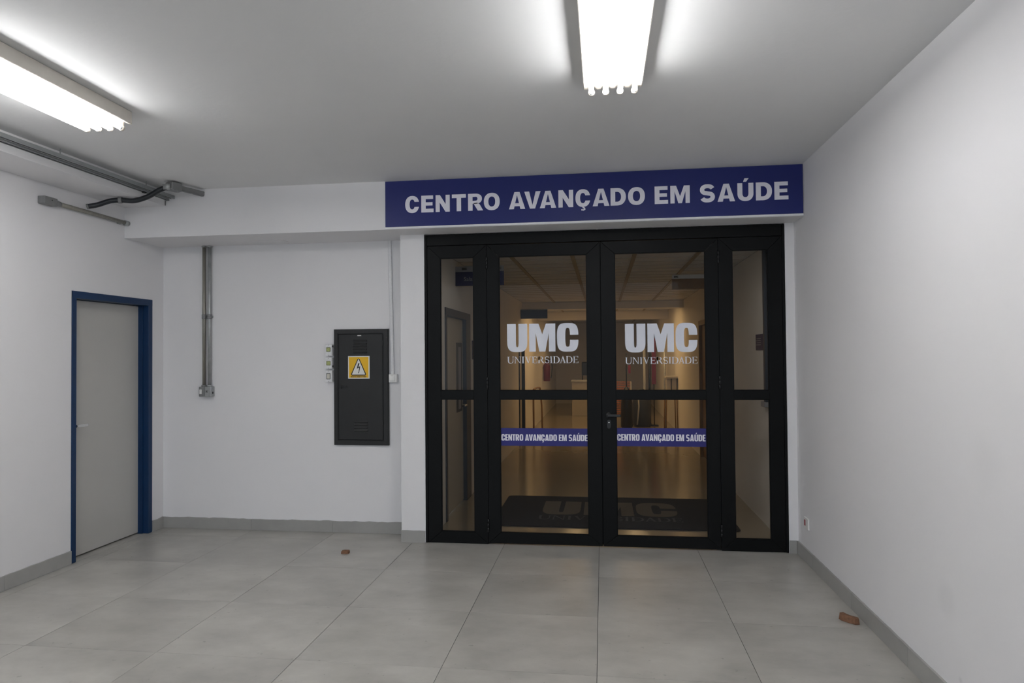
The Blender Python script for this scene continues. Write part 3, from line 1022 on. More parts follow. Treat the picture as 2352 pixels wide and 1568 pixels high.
# ------------------------------------------------------------------ light switch with trunking, right of cabinet
t = thing('light_switch', (-3.446, YB, 1.37), 'square white light switch at the right edge of the cabinet', 'switch')
bx('box', 'plastic', t, -3.484, -3.406, YB - .028, YB - .001, 1.370, 1.446, 0.003, seg=2)
bx('cover', 'plastic', t, -3.482, -3.408, YB - .035, YB - .0275, 1.372, 1.444, 0.003, seg=2)
bx('rocker', 'plastic', t, -3.474, -3.424, YB - .041, YB - .034, 1.384, 1.438, 0.003, seg=2)
bx('indicator', 'ivory', t, -3.456, -3.442, YB - .0418, YB - .0405, 1.430, 1.433)
t = thing('cable_trunking', (-3.47, YB, 1.447), 'thin white cable trunking from beam down to light switch', 'trunking')
bb = BM()
tess(bb, [[(0, 0), (.0, -.014), (.003, -.017), (.025, -.017), (.028, -.014), (.028, 0)]], lambda u, v, d: (-3.490 + u + (.024 * (ZB - d) / 1.2), YB - .001 + v, d), 1.447, ZB - 0.001)
obj('trunking', bb, 'plastic_dirty', t)

# ------------------------------------------------------------------ two vertical steel conduits with outlet boxes
def conduit(name, x, rad, mtl, lab):
    t = thing(name, (x, YB - 0.03, 1.35), lab, 'conduit', group='vertical conduits on the back wall')
    bb = BM()
    tube(bb, [(x, YB - .028, 1.352), (x, YB - .028, 2.0), (x, YB - .028, ZB - .001)], rad, 16)
    obj('pipe', bb, mtl, t)
    bb = BM()
    lathe(bb, (x, YB - .028, 1.972), (0, 0, 1), [(0, rad + .001), (.002, rad + .005), (.02, rad + .005), (.022, rad + .003), (.024, rad + .005), (.042, rad + .005), (.044, rad + .001)], 16)
    obj('coupling', bb, 'cast', t)
    bb = BM()
    lathe(bb, (x, YB - .028, 2.648), (0, 0, 1), [(0, rad + .001), (.001, rad + .006), (.013, rad + .006)], 16)
    obj('end_collar', bb, 'galv', t)
    bb = BM()
    box(bb, x - rad - .008, x + rad + .008, YB - .010, YB - .001, 1.984, 2.004, 0.002)
    obj('clamp_base', bb, 'galv', t)
    return t
tA = conduit('steel_conduit', -5.281, .0155, 'galv_d', 'dull brownish steel conduit ending in box with pale socket')
tB = conduit('steel_conduit', -5.227, .0165, 'galv', 'brighter galvanised conduit ending in box with square keyhole')
bb = BM()
box(bb, -5.312, -5.256, YB - .066, YB - .001, 1.245, 1.336, 0.005, 2)
lathe(bb, (-5.281, YB - .028, 1.334), (0, 0, 1), [(0, .024), (.016, .024), (.018, .019)], 16)
oA = obj('outlet_box', bb, 'cast', tA)
bx('socket_face', 'plastic', oA, -5.304, -5.281, YB - .0695, YB - .065, 1.268, 1.312, 0.002)
bb = BM()
for zz in (1.302, 1.290, 1.278):
    lathe(bb, (-5.2925 + (.003 if zz != 1.290 else -.003), YB - .069, zz), (0, -1, 0), [(0, .0022), (.0008, .0022)], 8)
obj('pin_holes', bb, 'cast', oA)
bb = BM()
box(bb, -5.255, -5.190, YB - .064, YB - .001, 1.243, 1.338, 0.005, 2)
lathe(bb, (-5.229, YB - .028, 1.336), (0, 0, 1), [(0, .023), (.014, .023), (.016, .02)], 16)
oB = obj('outlet_box', bb, 'galv', tB)
bx('lock_plate', 'cast', oB, -5.243, -5.221, YB - .068, YB - .063, 1.281, 1.303, 0.002)
bb = BM()
lathe(bb, (-5.231, YB - .0675, 1.293), (0, -1, 0), [(0, .005), (.001, .005)], 10)
obj('keyhole', bb, 'hole', oB)
bb = BM()
lathe(bb, (-5.1905, YB - .034, 1.278), (1, 0, 0), [(0, .011), (.0012, .011)], 14)
obj('side_hole', bb, 'hole', oB)

# ------------------------------------------------------------------ channels on ceiling by the soffit
def c_profile(x0, x1, z0, z1, t=0.003, lip=0.010):
    """C strut profile, open side down."""
    return [(x0, z1), (x1, z1), (x1, z0), (x1 - lip, z0), (x1 - lip, z0 + t), (x1 - t, z0 + t), (x1 - t, z1 - t), (x0 + t, z1 - t), (x0 + t, z0 + t), (x0 + lip, z0 + t), (x0 + lip, z0), (x0, z0)]
YE = -8.4
t = thing('strut_channel', (-5.254, -0.30, 2.992), 'long grey steel strut channel along the ceiling beside the soffit', 'channel')
bb = BM()
tess(bb, [c_profile(-5.272, -5.236, 2.992, 3.019)], lambda u, v, d: (u, d, v), YBM - 0.004, YE)
obj('channel', bb, 'channel', t)
for k in range(9):
    yy = -0.62 - 0.9 * k
    bx('spacer', 'channel', t, -5.272, -5.268, yy - .003, yy + .003, 3.0185, H - .0005)
t = thing('strut_channel', (-5.30, -0.30, 2.985), 'lower steel strut channel fixed to the face of the soffit', 'channel')
bb = BM()
tess(bb, [c_profile(-5.3255, -5.287, 2.984, 3.008)], lambda u, v, d: (u, d, v), YBM - 0.004, YE)
obj('channel', bb, 'channel', t)
bx('end_bracket', 'channel', t, -5.329, -5.287, YBM - 0.012, YBM - 0.001, 2.977, 2.9835, 0.001)
bb = BM()
tube(bb, [(-5.322, YBM - .008, 2.98), (-5.322, YBM - .008, 2.937)], .004, 8)
obj('hanger_rod', bb, 'cast', t)
bx('clip', 'blackp', t, -5.312, -5.29, -0.62, -0.585, 2.973, 2.9835, 0.002)

# short ceiling channel with junction box and loose black hose
t = thing('junction_box', (-5.06, -0.56, 3.0), 'grey ceiling junction box with short conduit running to the beam', 'junction box')
bb = BM()
pr = [(-.052, -.046), (.035, -.046), (.055, -.022), (.055, .022), (.035, .046), (-.052, .046)]
ax = Vector((0.10, 0.27, 0)).normalized()
sd = Vector((ax.y, -ax.x, 0))
jc = Vector((-5.062, -0.555, 0))
def jfn(u, v, d):
    p = jc + ax * u + sd * v
    return (p.x, p.y, d)
tess(bb, [pr], jfn, 2.992, 3.056)
bmesh.ops.recalc_face_normals(bb, faces=bb.faces)
bmesh.ops.bevel(bb, geom=list(bb.edges), offset=.004, segments=1, affect='EDGES')
obj('box', bb, 'cast', t)
for (u, v) in ((-.035, -.032), (-.035, .032), (.03, 0)):
    p = jc + ax * u + sd * v
    bb = BM()
    lathe(bb, (p.x, p.y, 2.993), (0, 0, -1), [(0, .005), (.003, .004)], 8)
    obj('screw', bb, 'galv', t)
bb = BM()
p0 = jc + ax * .045
p1 = Vector((-4.975, YBM - .001, 0))
dv = (p1 - p0).normalized()
sv = Vector((dv.y, -dv.x, 0))
def cfn(u, v, d):
    p = p0 + dv * d + sv * u
    return (p.x, p.y, v)
tess(bb, [[(-.019, 3.004), (.019, 3.004), (.019, 3.046), (-.019, 3.046)]], cfn, 0, (p1 - p0).length)
bmesh.ops.recalc_face_normals(bb, faces=bb.faces)
bmesh.ops.bevel(bb, geom=[e for e in bb.edges if e.calc_length() > .1], offset=.006, segments=2, affect='EDGES')
obj('channel', bb, 'cast', t)
for d_ in (.03, .12):
    c0 = p0 + dv * d_
    bb = BM()
    lathe(bb, (c0.x, c0.y, 3.004), (0, 0, -1), [(0, .006), (.003, .005)], 10)
    obj('screw', bb, 'galv', t)
bb = BM()
pn = jc - ax * .05
lathe(bb, (pn.x, pn.y, 3.018), (-.75, -.45, -.12), [(-.01, .026), (.02, .026), (.022, .022), (.045, .022)], 16)
obj('hose_nut', bb, 'galv', t)

def catmull(P, k=12):
    P = [Vector(p) for p in P]
    P = [P[0] * 2 - P[1]] + P + [P[-1] * 2 - P[-2]]
    out = []
    for i in range(1, len(P) - 2):
        for s in range(k):
            u = s / k
            a, b_, c, d = P[i - 1], P[i], P[i + 1], P[i + 2]
            out.append(.5 * ((2 * b_) + (-a + c) * u + (2 * a - 5 * b_ + 4 * c - d) * u * u + (-a + 3 * b_ - 3 * c + d) * u ** 3))
    out.append(P[-2])
    return out
hose = catmull([(-5.105, -0.60, 3.014), (-5.16, -0.62, 2.985), (-5.25, -0.625, 2.937), (-5.36, -0.64, 2.904), (-5.46, -0.66, 2.907), (-5.53, -0.70, 2.895), (-5.60, -0.76, 2.852), (-5.66, -0.80, 2.832)], 16)
t = thing('flexible_hose', (-5.40, -0.65, 2.90), 'black corrugated hose hanging from the ceiling junction box', 'hose')
# dense resample for ribs
dense = []
for a, c in zip(hose, hose[1:]):
    for s in range(2):
        dense.append(a.lerp(c, s / 2))
dense.append(hose[-1])
bb = BM()
tube(bb, dense, .021, 14, caps=True, radii=[.0212 if i % 2 else .0195 for i in range(len(dense))])
obj('hose', bb, 'flex', t)
e1 = hose[-1]
ed = (hose[-1] - hose[-3]).normalized()
bb = BM()
lathe(bb, e1, ed, [(-.012, .0222), (.001, .0222), (.0015, .017)], 16)
obj('end_ring', bb, 'cast', t)
bb = BM()
lathe(bb, e1 + ed * .0012, ed, [(0, .0145), (.0012, .0145)], 16)
obj('opening', bb, 'hole', t)
# clamp holding hose on the soffit
ci = min(range(len(hose)), key=lambda i: abs(hose[i].x + 5.468))
cp = hose[ci]
cd = (hose[ci + 1] - hose[ci - 1]).normalized()
bb = BM()
lathe(bb, cp - cd * .013, cd, [(0, .0205), (0, .026), (.026, .026), (.026, .0205)], 16)
box(bb, cp.x - .016, cp.x + .016, cp.y - .014, cp.y + .014, cp.z + .018, 2.9328, 0.003)
obj('clamp', bb, 'cast', t, label='grey clamp under the soffit')

# conduit along the left wall up to the beam
t = thing('wall_conduit', (XL + .04, -0.75, 2.79), 'grey conduit with end box high on the left wall', 'conduit')
z0 = 2.797
bb = BM()
box(bb, XL + .001, XL + .062, -1.225, -1.10, z0 - .029, z0 + .029, 0.006, 2)
eb = obj('end_box', bb, 'cast', t)
bb = BM()
lathe(bb, (XL + .0615, -1.155, z0 + .006), (1, 0, 0), [(0, .0045), (.001, .0045)], 10)
obj('cover_hole', bb, 'hole', eb)
bb = BM()
lathe(bb, (XL + .034, -1.102, z0), (0, 1, 0), [(0, .029), (.02, .025), (.04, .0205), (.052, .020)], 16)
obj('hub', bb, 'cast', t)
bb = BM()
tube(bb, [(XL + .034, -1.06, z0), (XL + .034, -.7, z0 - .002), (XL + .034, YBM - .001, z0 - .006)], .0165, 14)
obj('pipe', bb, 'galv_d', t)
bb = BM()
lathe(bb, (XL + .034, YBM - .046, z0 - .006), (0, 1, 0), [(0, .018), (.002, .023), (.044, .023)], 14)
obj('coupling', bb, 'galv', t)
bx('clamp_base', 'galv', t, XL + .001, XL + .0185, YBM - .10, YBM - .07, z0 - .024, z0 + .012, 0.002)

# ================================================================== CEILING LIGHTS
def ceiling_light(cx, yend, lab, length=1.25, rot=0.0):
    t = thing('ceiling_light', (cx, yend - length / 2, H), lab, 'ceiling light', group='four-tube ceiling lights')
    zb = H - 0.076
    w = 0.150
    bb = BM()
    # body cross-section: shallow tray with chamfered lower lip, ridged underside between tubes
    lp = [(-w + .006, H - .0005), (w - .006, H - .0005), (w - .006, H - .002), (w, H - .004), (w, zb + .003), (w - .004, zb)]
    n = 4
    sp = 0.0725
    for k in range(n):
        c = sp * (1.5 - k)
        lp += [(c + .026, zb), (c + .012, zb + .010), (c - .012, zb + .010), (c - .026, zb)]
    lp += [(-w + .004, zb), (-w, zb + .003), (-w, H - .004), (-w + .006, H - .002)]
    tess(bb, [lp], lambda u, v, d: (cx + u, d, v), yend, yend - length)
    obj('housing', bb, 'fixture', t)
    for s in (0, 1):
        ye = yend + .0008 if s == 0 else yend - length - .0008
        bb = BM()
        box(bb, cx - w + .004, cx + w - .004, ye - .0007, ye + .0007, zb + .016, H - .006)
        obj('end_plate', bb, 'fixture', t)
    zt = H - 0.106
    for k in range(4):
        xx = cx + sp * (k - 1.5)
        bb = BM()
        ya, yb2 = yend - .055, yend - length + .055
        tube(bb, [(xx, ya, zt), (xx, yb2, zt)], .0130, 12)
        tb = obj('tube', bb, 'tube', t)
        for s, ye in ((1, ya), (-1, yb2)):
            bb = BM()
            lathe(bb, (xx, ye, zt), (0, s, 0), [(0, .0130), (.010, .0128), (.013, .011)], 14)
            obj('glass_end', bb, 'tube_end', tb)
            bb = BM()
            lathe(bb, (xx, ye + s * .013, zt), (0, s, 0), [(0, .0165), (.003, .0175), (.016, .0165), (.020, .013), (.022, .009)], 14)
            box(bb, xx - .008, xx + .008, ye + s * .025 - .006, ye + s * .025 + .006, zt + .008, zb + .009, .001)
            obj('lamp_holder', bb, 'cap', tb)
            bb = BM()
            box(bb, xx - .003, xx + .003, ye + s * .037 - .0015, ye + s * .037 + .0015, zt - .010, zb + .004)
            obj('spring_clip', bb, 'cast', tb)
    if rot:
        # turn about the far right corner
        pv = Vector((cx + w, yend, H))
        rel = Vector(t.location) - pv
        t.rotation_euler.z = rot
        t.location = pv + Matrix.Rotation(rot, 3, 'Z') @ rel
    return t
ceiling_light(-1.493, -2.224, 'four-tube ceiling light in front of the double doors')
ceiling_light(-4.447, -2.100, 'four-tube ceiling light near the left wall', rot=0.035)
ceiling_light(-1.493, -6.4, 'added unseen four-tube ceiling light behind the viewpoint')  # added out of view to light the room

# ================================================================== SMALL THINGS
# socket with red insert on the right wall
t = thing('wall_socket', (XR, -0.26, 0.25), 'small white wall socket with red insert low on right wall', 'socket')
bx('plate', 'plastic', t, XR - .011, XR - .0005, -0.315, -0.205, 0.262, 0.344, 0.003, seg=2)
bx('red_insert', 'red', t, XR - .015, XR - .010, -0.246, -0.224, 0.281, 0.326, 0.002, label='red socket insert')

def shard(name, loc, pts, h, lab, seed):
    rd = random.Random(seed)
    bb = BM()
    n = len(pts)
    lo = [bb.verts.new((loc[0] + p[0], loc[1] + p[1], 0.0012)) for p in pts]
    hi = [bb.verts.new((loc[0] + p[0] * .93 + rd.uniform(-.002, .002), loc[1] + p[1] * .93 + rd.uniform(-.002, .002), h * rd.uniform(.75, 1.15))) for p in pts]
    bb.faces.new(lo[::-1])
    c = bb.verts.new((loc[0], loc[1], h * 1.08))
    for i in range(n):
        j = (i + 1) % n
        bb.faces.new((lo[i], lo[j], hi[j], hi[i]))
        bb.faces.new((hi[i], hi[j], c))
    o = obj(name, bb, 'brick', loc=loc)
    tag(o, lab, 'brick piece')
shard('brick_fragment', (-3.662, -0.385, 0), [(-.030, -.024), (.030, -.022), (.031, .010), (.024, .034), (-.022, .033), (-.029, .005)], .022, 'small square broken brick lying on floor below the cabinet', 3)
shard('brick_fragment', (-0.112, -1.435, 0), [(-.040, .020), (-.046, .048), (-.018, .058), (.012, .046), (.050, -.012), (.046, -.034), (.020, -.042), (-.012, -.012)], .036, 'larger wedge of broken brick beside the right baseboard', 5)

# ================================================================== CORRIDOR BEHIND THE GLASS
CX0, CX1, CH, CE = -3.075, -0.058, 2.60, 16.5
b = BM()
box(b, CX0 - .3, CX1 + .3, 0.302, CE, -0.12, 0.0)
struct('floor', b, 'cfloor', 'polished beige floor of the corridor behind the glass', 'floor')
# corridor walls with door openings
def side_wall(nm, x0, x1, openings, lab):
    bb = BM()
    y = 0.401
    for (a, c, z) in openings:
        box(bb, x0, x1, y, a, 0, CH)
        box(bb, x0, x1, a, c, z, CH)
        y = c
    box(bb, x0, x1, y, CE, 0, CH)
    struct(nm, bb, 'cwall', lab, 'wall')
side_wall('wall_left', CX0 - .15, CX0, [(0.70, 1.95, 2.08), (6.55, 7.45, 2.12)], 'cream left wall of the corridor behind the glass')
side_wall('wall_right', CX1, CX1 + .15, [(4.33, 5.22, 2.11)], 'cream right wall of the corridor behind the glass')
b = BM()
box(b, CX0 - .15, CX1 + .15, CE, CE + .15, 0, CH)
struct('wall_back', b, 'cwall', 'far end wall of the corridor behind the glass', 'wall')
# suspended ceiling of slats and bars
cr_ = thing('ceiling', (-1.56, 4, CH), 'slatted suspended ceiling of the corridor with brown bars', 'ceiling', kind='structure')
bx('backing', 'grout', cr_, CX0 - .15, CX1 + .15, 0.401, CE + .15, CH + .02, CH + .10)
src0 = src1 = None
y = 0.41
while y < CE - .1:
    if src0 is None:
        bb = BM()
        box(bb, CX0 + .002, CX1 - .002, y, y + .300, CH, CH + .012, .002)
        src0 = obj('slat', bb, 'slat', cr_, loc=(-1.56, y, CH))
        bb = BM()
        box(bb, CX0 + .002, CX1 - .002, y + .301, y + .311, CH - .006, CH + .012, .001)
        src1 = obj('cross_bar', bb, 'xbar', cr_, loc=(-1.56, y, CH))
    else:
        share(src0, 'slat', cr_, (-1.56, y, CH))
        share(src1, 'cross_bar', cr_, (-1.56, y, CH))
    y += .312
for x in (-2.46, -1.85, -1.235, -0.62):
    bx('ceiling_bar', 'tbar', cr_, x - .02, x + .02, 0.405, CE - .02, CH - .012, CH - .0005)
# cross beams in the corridor
b = BM()
box(b, CX0, CX1, 7.2, 7.45, 2.46, CH - .007)
struct('wall_beam', b, 'cwall', 'dropped cream beam across the corridor ceiling', 'beam')
b = BM()
box(b, CX0, CX1, 10.2, 10.45, 2.40, CH - .007)  # added beam, screens the lamp placed behind it
struct('wall_beam', b, 'cwall', 'second dropped beam, added farther down the corridor to hide a lamp', 'beam')
# added lamps, kept out of view, that light the corridor
def added_lamp(x, y, lab, m='warm', hx=.16, hy=.62, dp=.045):
    t = thing('added_corridor_lamp', (x, y, CH), lab, 'ceiling light', group='added corridor lamps')
    bb = BM()
    box(bb, x - hx, x + hx, y - hy, y + hy, CH - dp, CH - .007, .002)
    obj('frame', bb, 'steelw', t)
    bb = BM()
    box(bb, x - hx + .02, x + hx - .02, y - hy + .02, y + hy - .02, CH - dp - .004, CH - dp - .0005, .001)
    obj('diffuser', bb, m, t)
added_lamp(-2.15, 8.15, 'added warm lamp, unseen behind the corridor beam on the left')
added_lamp(-0.93, 8.15, 'added warm lamp, unseen behind the corridor beam on the right')
added_lamp(-1.55, 11.5, 'added warm lamp, unseen behind the second corridor beam')
added_lamp(-1.57, 0.56, 'added neutral lamp, unseen just inside the glass doors', 'neutral', .80, .13, .013)  # added to brighten the near corridor, out of view

# corridor door near the glass, left side
r = thing('door_4', (CX0, 1.33, 0), 'cream corridor door with narrow glazed slot and dark frame', 'door', kind='structure')
bx('jamb', 'cframe', r, CX0 - .13, CX0 + .012, 0.702, 0.760, 0.001, 2.078, .002)
bx('jamb', 'cframe', r, CX0 - .13, CX0 + .012, 1.70, 1.948, 0.001, 2.078, .002)
bx('head', 'cframe', r, CX0 - .13, CX0 + .0125, 0.702, 1.948, 2.005, 2.079, .002)
lf = bx('leaf', 'cleaf', r, CX0 - .065, CX0 - .03, 0.765, 1.696, 0.012, 2.0, .002)
bx('slot_frame', 'cframe', lf, CX0 - .031, CX0 - .024, 1.36, 1.63, 1.0, 1.745, .002)
bx('slot_pane', 'cgrey', lf, CX0 - .0245, CX0 - .022, 1.44, 1.56, 1.03, 1.70)
bb = BM()
lathe(bb, (CX0 - .03, 1.655, 1.06), (1, 0, 0), [(0, .025), (.006, .025), (.008, .01), (.05, .01)], 14)
box(bb, CX0 + .012, CX0 + .025, 1.56, 1.665, 1.05, 1.07, .003)
obj('lever_handle', bb, 'chrome', lf)
t = thing('door_plate', (CX0, 2.2, 1.6), 'small dark plate on corridor wall beyond the near door', 'plate')
bx('plate', 'cblue', t, CX0 + .0005, CX0 + .006, 2.08, 2.30, 1.56, 1.78, .001)

# flag sign by the left corridor wall
t = thing('corridor_sign', (-2.81, 1.2, 2.33), 'blue and grey flag sign reading Sala inside the corridor', 'sign')
bx('sign_panel', 'cblue', t, CX0 + .001, -2.564, 1.20, 1.21, 2.333, 2.478, .001)
bx('header_panel', 'cgrey', t, CX0 + .001, -2.564, 1.20, 1.21, 2.479, 2.536, .001)
bb = BM()
font_text(bb, 'Sala', .060, lambda u, v, d: (-2.985 + u, 1.1992, 2.383 + v))
font_text(bb, '9', .060, lambda u, v, d: (-2.632 + u, 1.1992, 2.383 + v))
obj('lettering', bb, 'cgrey', t)
bb = BM()
logo_umc(bb, .052, .024, XZ(-3.005, 2.497, 1.1992), 0, .0005)
font_text(bb, '30', .036, lambda u, v, d: (-2.625 + u, 1.1992, 2.497 + v))
obj('header_lettering', bb, 'ink', t)

# hanging sign in front of the right wall
t = thing('corridor_sign', (-0.40, 2.5, 2.36), 'brown hanging sign near the right corridor wall', 'sign')
bx('sign_panel', 'wood', t, -0.733, CX1 - .001, 2.50, 2.51, 2.372, 2.494, .001)
bx('header_panel', 'slat', t, -0.733, CX1 - .001, 2.50, 2.51, 2.495, 2.542, .001)
bb = BM()
logo_umc(bb, .05, .022, XZ(-.712, 2.508, 2.4992), 0, .0005)
obj('header_lettering', bb, 'ink', t)

# far flag sign over left doorway
t = thing('corridor_sign', (-2.79, 6.9, 2.28), 'dark flag sign above the far left corridor doorway', 'sign')
bx('sign_panel', 'cblue', t, CX0 + .001, -2.57, 6.9, 6.91, 2.275, 2.44, .001)
bx('header_panel', 'cgrey', t, CX0 + .001, -2.57, 6.9, 6.91, 2.441, 2.455, .001)

# vertical conduit with outlet and plaque on right wall
t = thing('wall_duct', (CX1, 0.78, 1.12), 'grey vertical duct on the right corridor wall', 'duct')
bx('duct', 'cframe', t, CX1 - .028, CX1 - .0005, 0.74, 0.80, 1.16, CH - .01, .002)
bx('outlet', 'cgrey', t, CX1 - .045, CX1 - .0005, 0.70, 0.85, 1.115, 1.16, .003)
t = thing('wall_plaque', (CX1, 1.0, 1.63), 'purple-blue plaque with white lines on right corridor wall', 'plaque')
bx('plate', 'cblue', t, CX1 - .008, CX1 - .0005, 0.86, 1.20, 1.636, 1.79, .001)
for k in range(4):
    bx('text_line', 'cgrey', t, CX1 - .009, CX1 - .0081, 0.98, 1.17 - .02 * (k % 2), 1.685 + .02 * k, 1.692 + .02 * k)

# far doors
r = thing('door_5', (CX0, 7.0, 0), 'dark framed doorway far down the corridor on the left', 'door', kind='structure')
bx('jamb', 'blackp', r, CX0 - .13, CX0 + .015, 6.552, 6.66, 0.001, 2.118, .002)
bx('jamb', 'blackp', r, CX0 - .13, CX0 + .015, 7.34, 7.448, 0.001, 2.118, .002)
bx('head', 'blackp', r, CX0 - .13, CX0 + .0155, 6.552, 7.448, 2.05, 2.119, .002)
bx('leaf', 'cleaf', r, CX0 - .08, CX0 - .04, 6.665, 7.335, 0.012, 2.045, .002)
r = thing('door_6', (CX1, 4.77, 0), 'brown wooden door in the right corridor wall', 'door', kind='structure')
bx('jamb', 'wood', r, CX1 - .012, CX1 + .13, 4.332, 4.41, 0.001, 2.108, .002)
bx('jamb', 'wood', r, CX1 - .012, CX1 + .13, 5.14, 5.218, 0.001, 2.108, .002)
bx('head', 'wood', r, CX1 - .0125, CX1 + .13, 4.332, 5.218, 2.035, 2.109, .002)
bx('leaf', 'wood', r, CX1 + .03, CX1 + .065, 4.415, 5.135, 0.012, 2.03, .002)

# mat with logo
mx0, mx1, my0, my1 = -2.63, -0.335, 0.62, 1.97
t = thing('floor_mat', ((mx0 + mx1) / 2, my0, 0), 'charcoal mat lettered UMC UNIVERSIDADE on the corridor floor', 'mat')
bb = BM()
tess(bb, [sup((mx0 + mx1) / 2, (my0 + my1) / 2, (mx1 - mx0) / 2, (my1 - my0) / 2, 40, 0, 2 * PI - .05, 80)], lambda u, v, d: (u, v, d), 0.0008, 0.009)
obj('mat', bb, 'mat', t)
logo_umc(None, 1.36, .60, lambda u, v, d: (-2.19 + u, 1.10 + v, d), 0.0092, .0102, parent=t, m='mat_t')
bb = BM()
lettering(bb, 'UNIVERSIDADE', 'serif', 1.40, .16, lambda u, v, d: (-2.21 + u, 0.89 + v, d), 0.0092, .0102)
obj('university_lettering', bb, 'mat_g', t)

# fire extinguisher on the left wall far down
ey, ez = 11.6, 0.92
exx = CX0 + .10
t = thing('fire_extinguisher', (exx, ey, ez), 'red fire extinguisher hanging far down the corridor', 'extinguisher')
bb = BM()
lathe(bb, (exx, ey, ez), (0, 0, 1), [(0, .07), (.015, .085), (.40, .085), (.45, .06), (.48, .03), (.50, .03)], 20)
obj('cylinder', bb, 'ext', t)
bb = BM()
lathe(bb, (exx, ey, ez + .50), (0, 0, 1), [(0, .022), (.05, .022)], 12)
box(bb, exx - .01, exx + .11, ey - .012, ey + .012, ez + .53, ez + .55, .003)
box(bb, exx - .01, exx + .10, ey - .012, ey + .012, ez + .56, ez + .575, .003)
obj('valve', bb, 'blackp', t)
bb = BM()
tube(bb, catmull([(exx + .02, ey - .02, ez + .52), (exx + .13, ey - .05, ez + .45), (exx + .13, ey - .05, ez + .2), (exx + .11, ey - .04, ez + .08)], 6), .012, 8)
obj('hose', bb, 'blackp', t)
bx('bracket', 'cgrey', t, CX0 + .0005, exx - .08, ey - .03, ey + .03, ez + .30, ez + .36)

# handrail on the left
t = thing('hand_rail', (CX0 + .2, 8.6, 0), 'brown bent tube rail standing by the left corridor wall', 'rail')
bb = BM()
tube(bb, catmull([(CX0 + .12, 8.0, .001), (CX0 + .12, 8.0, .80), (CX0 + .13, 8.1, .90), (CX0 + .16, 8.7, .90), (CX0 + .18, 8.85, .84), (CX0 + .2, 8.95, .45), (CX0 + .2, 9.05, .001)], 8), .02, 10)
obj('rail', bb, 'wood', t)

# orange mesh barrier
t = thing('mesh_barrier', (-1.30, 9.4, 0), 'orange plastic mesh barrier standing in the corridor', 'barrier')
bx('post', 'steelw', t, -1.52, -1.49, 9.4, 9.43, 0.001, 1.0, .003)
bx('post', 'steelw', t, -0.97, -0.94, 9.4, 9.43, 0.001, 1.0, .003)
bb = BM()
for k in range(15):
    z = .28 + .05 * k
    box(bb, -1.49, -0.97, 9.41, 9.416, z, z + .012)
for k in range(12):
    x = -1.47 + .045 * k
    box(bb, x, x + .008, 9.408, 9.411, .28, 1.0)
mo = obj('mesh', bb, 'oran', t)
mo['kind'] = 'stuff'

# black sack on a stick, banner and poles
t = thing('black_sack', (-1.06, 9.1, 0), 'black hooded sack hung on a stick behind the glass', 'sack')
bb = BM()
lathe(bb, (-1.06, 9.1, 0.001), (0, 0, 1), [(0, .10), (.05, .13), (.55, .12), (.75, .10), (.86, .05), (.90, .015)], 16)
obj('sack', bb, 'blackp', t)
bb = BM()
tube(bb, [(-1.06, 9.1, .88), (-1.06, 9.1, 1.62)], .014, 8)
obj('stick', bb, 'blackp', t)
bx('label', 'ext', t, -1.02, -0.97, 9.08, 9.11, 1.18, 1.36, .004)

t = thing('round_bucket', (-0.72, 9.6, 0), 'dark domed bucket with bent pipe on the corridor floor', 'bucket')
bb = BM()
lathe(bb, (-0.72, 9.6, 0.001), (0, 0, 1), [(0, .16), (.03, .19), (.50, .20), (.66, .19), (.78, .12), (.83, .03)], 18)
obj('drum', bb, 'cframe', t)
bb = BM()
tube(bb, [(-0.80, 9.38, .75), (-0.79, 9.36, .45), (-0.83, 9.34, .06)], .016, 8)
obj('pipe', bb, 'steelw', t)

def pole(name, x, y, z0, z1, r_, m, lab, foot=True):
    t = thing(name, (x, y, 0), lab, 'pole', group='poles in the corridor')
    bb = BM()
    tube(bb, [(x, y, z0), (x, y, z1)], r_, 10)
    obj('shaft', bb, m, t)
    bb = BM()
    lathe(bb, (x, y, 0.001), (0, 0, 1), [(0, .045), (.012, .045), (.02, .035), (z0 + .02, r_ * .8)], 14)
    obj('foot', bb, 'blackp', t)
pole('white_post', -0.63, 9.9, .02, 1.75, .030, 'steelw', 'slim white post standing behind the right door')
pole('black_post', -0.52, 9.9, .02, 1.95, .026, 'blackp', 'thin black post beside the slim white post')
pole('steel_post', -0.27, 8.9, .02, 1.95, .022, 'galv', 'shiny steel post in front of shelf cart')
t = thing('red_banner', (-0.43, 9.7, 0), 'narrow dark red banner on a stand behind the right door', 'banner')
bx('banner', 'ext', t, -0.48, -0.39, 9.7, 9.712, 0.92, 1.95, .002)
bb = BM()
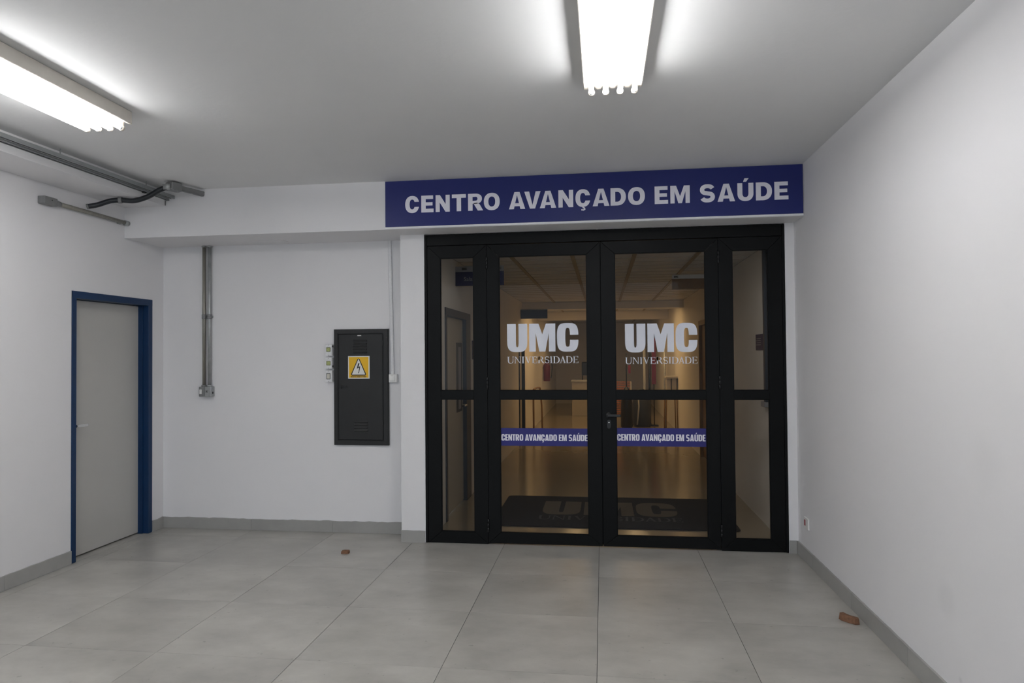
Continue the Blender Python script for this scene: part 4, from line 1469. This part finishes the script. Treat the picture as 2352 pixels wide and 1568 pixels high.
tube(bb, [(-0.435, 9.725, .02), (-0.435, 9.725, 1.97)], .010, 8)
obj('stand_pole', bb, 'blackp', t)
bx('stand_foot', 'blackp', t, -0.52, -0.35, 9.62, 9.80, 0.001, .022, .003)

t = thing('shelf_cart', (-0.17, 8.5, 0), 'pale two-legged shelf cart beside the right corridor wall', 'cart')
bx('top', 'cleaf', t, -0.30, -0.075, 8.3, 8.75, 1.10, 1.14, .003)
bx('bin', 'cleaf', t, -0.28, -0.20, 8.34, 8.7, .85, 1.095, .004)
bx('bin', 'cleaf', t, -0.18, -0.09, 8.34, 8.7, .85, 1.095, .004)
for (x, y_) in ((-.29, 8.32), (-.09, 8.32), (-.29, 8.72), (-.09, 8.72)):
    bb = BM()
    tube(bb, [(x, y_, .85), (x + (-.02 if x < -.2 else .015), y_ - .02, .001)], .012, 8)
    obj('leg', bb, 'wood', t)

# counter, chair and bright window at far end
t = thing('reception_counter', (-2.1, 12.2, 0), 'low pale counter far down the corridor', 'counter')
bx('top', 'steelw', t, -2.38, -1.75, 12.0, 12.5, .88, .92, .003)
bx('front', 'cleaf', t, -2.36, -1.77, 12.03, 12.47, 0.001, .879, .003)
bx('edge_post', 'bluep', t, -1.93, -1.87, 11.985, 12.025, .02, .80, .003)
t = thing('office_chair', (-1.95, 13.4, 0), 'dark chair behind the far corridor counter', 'chair')
bx('backrest', 'blackp', t, -2.15, -1.78, 13.60, 13.66, 1.0, 1.38, .02)
bx('seat', 'blackp', t, -2.17, -1.76, 13.15, 13.60, .45, .53, .02)
for (x, y_) in ((-2.13, 13.2), (-1.80, 13.2), (-2.13, 13.63), (-1.80, 13.63)):
    bx('leg', 'blackp', t, x - .015, x + .015, y_ - .015, y_ + .015, 0.001, 1.02 if y_ > 13.5 else .46)

# fine print and pin holes too small to pick apart stay joined
for o in bpy.data.objects:
    if o.type == 'MESH' and o.name.split('.')[0] in ('lettering', 'header_lettering', 'band_lettering', 'university_lettering', 'pin_holes'):
        o['kind'] = 'stuff'
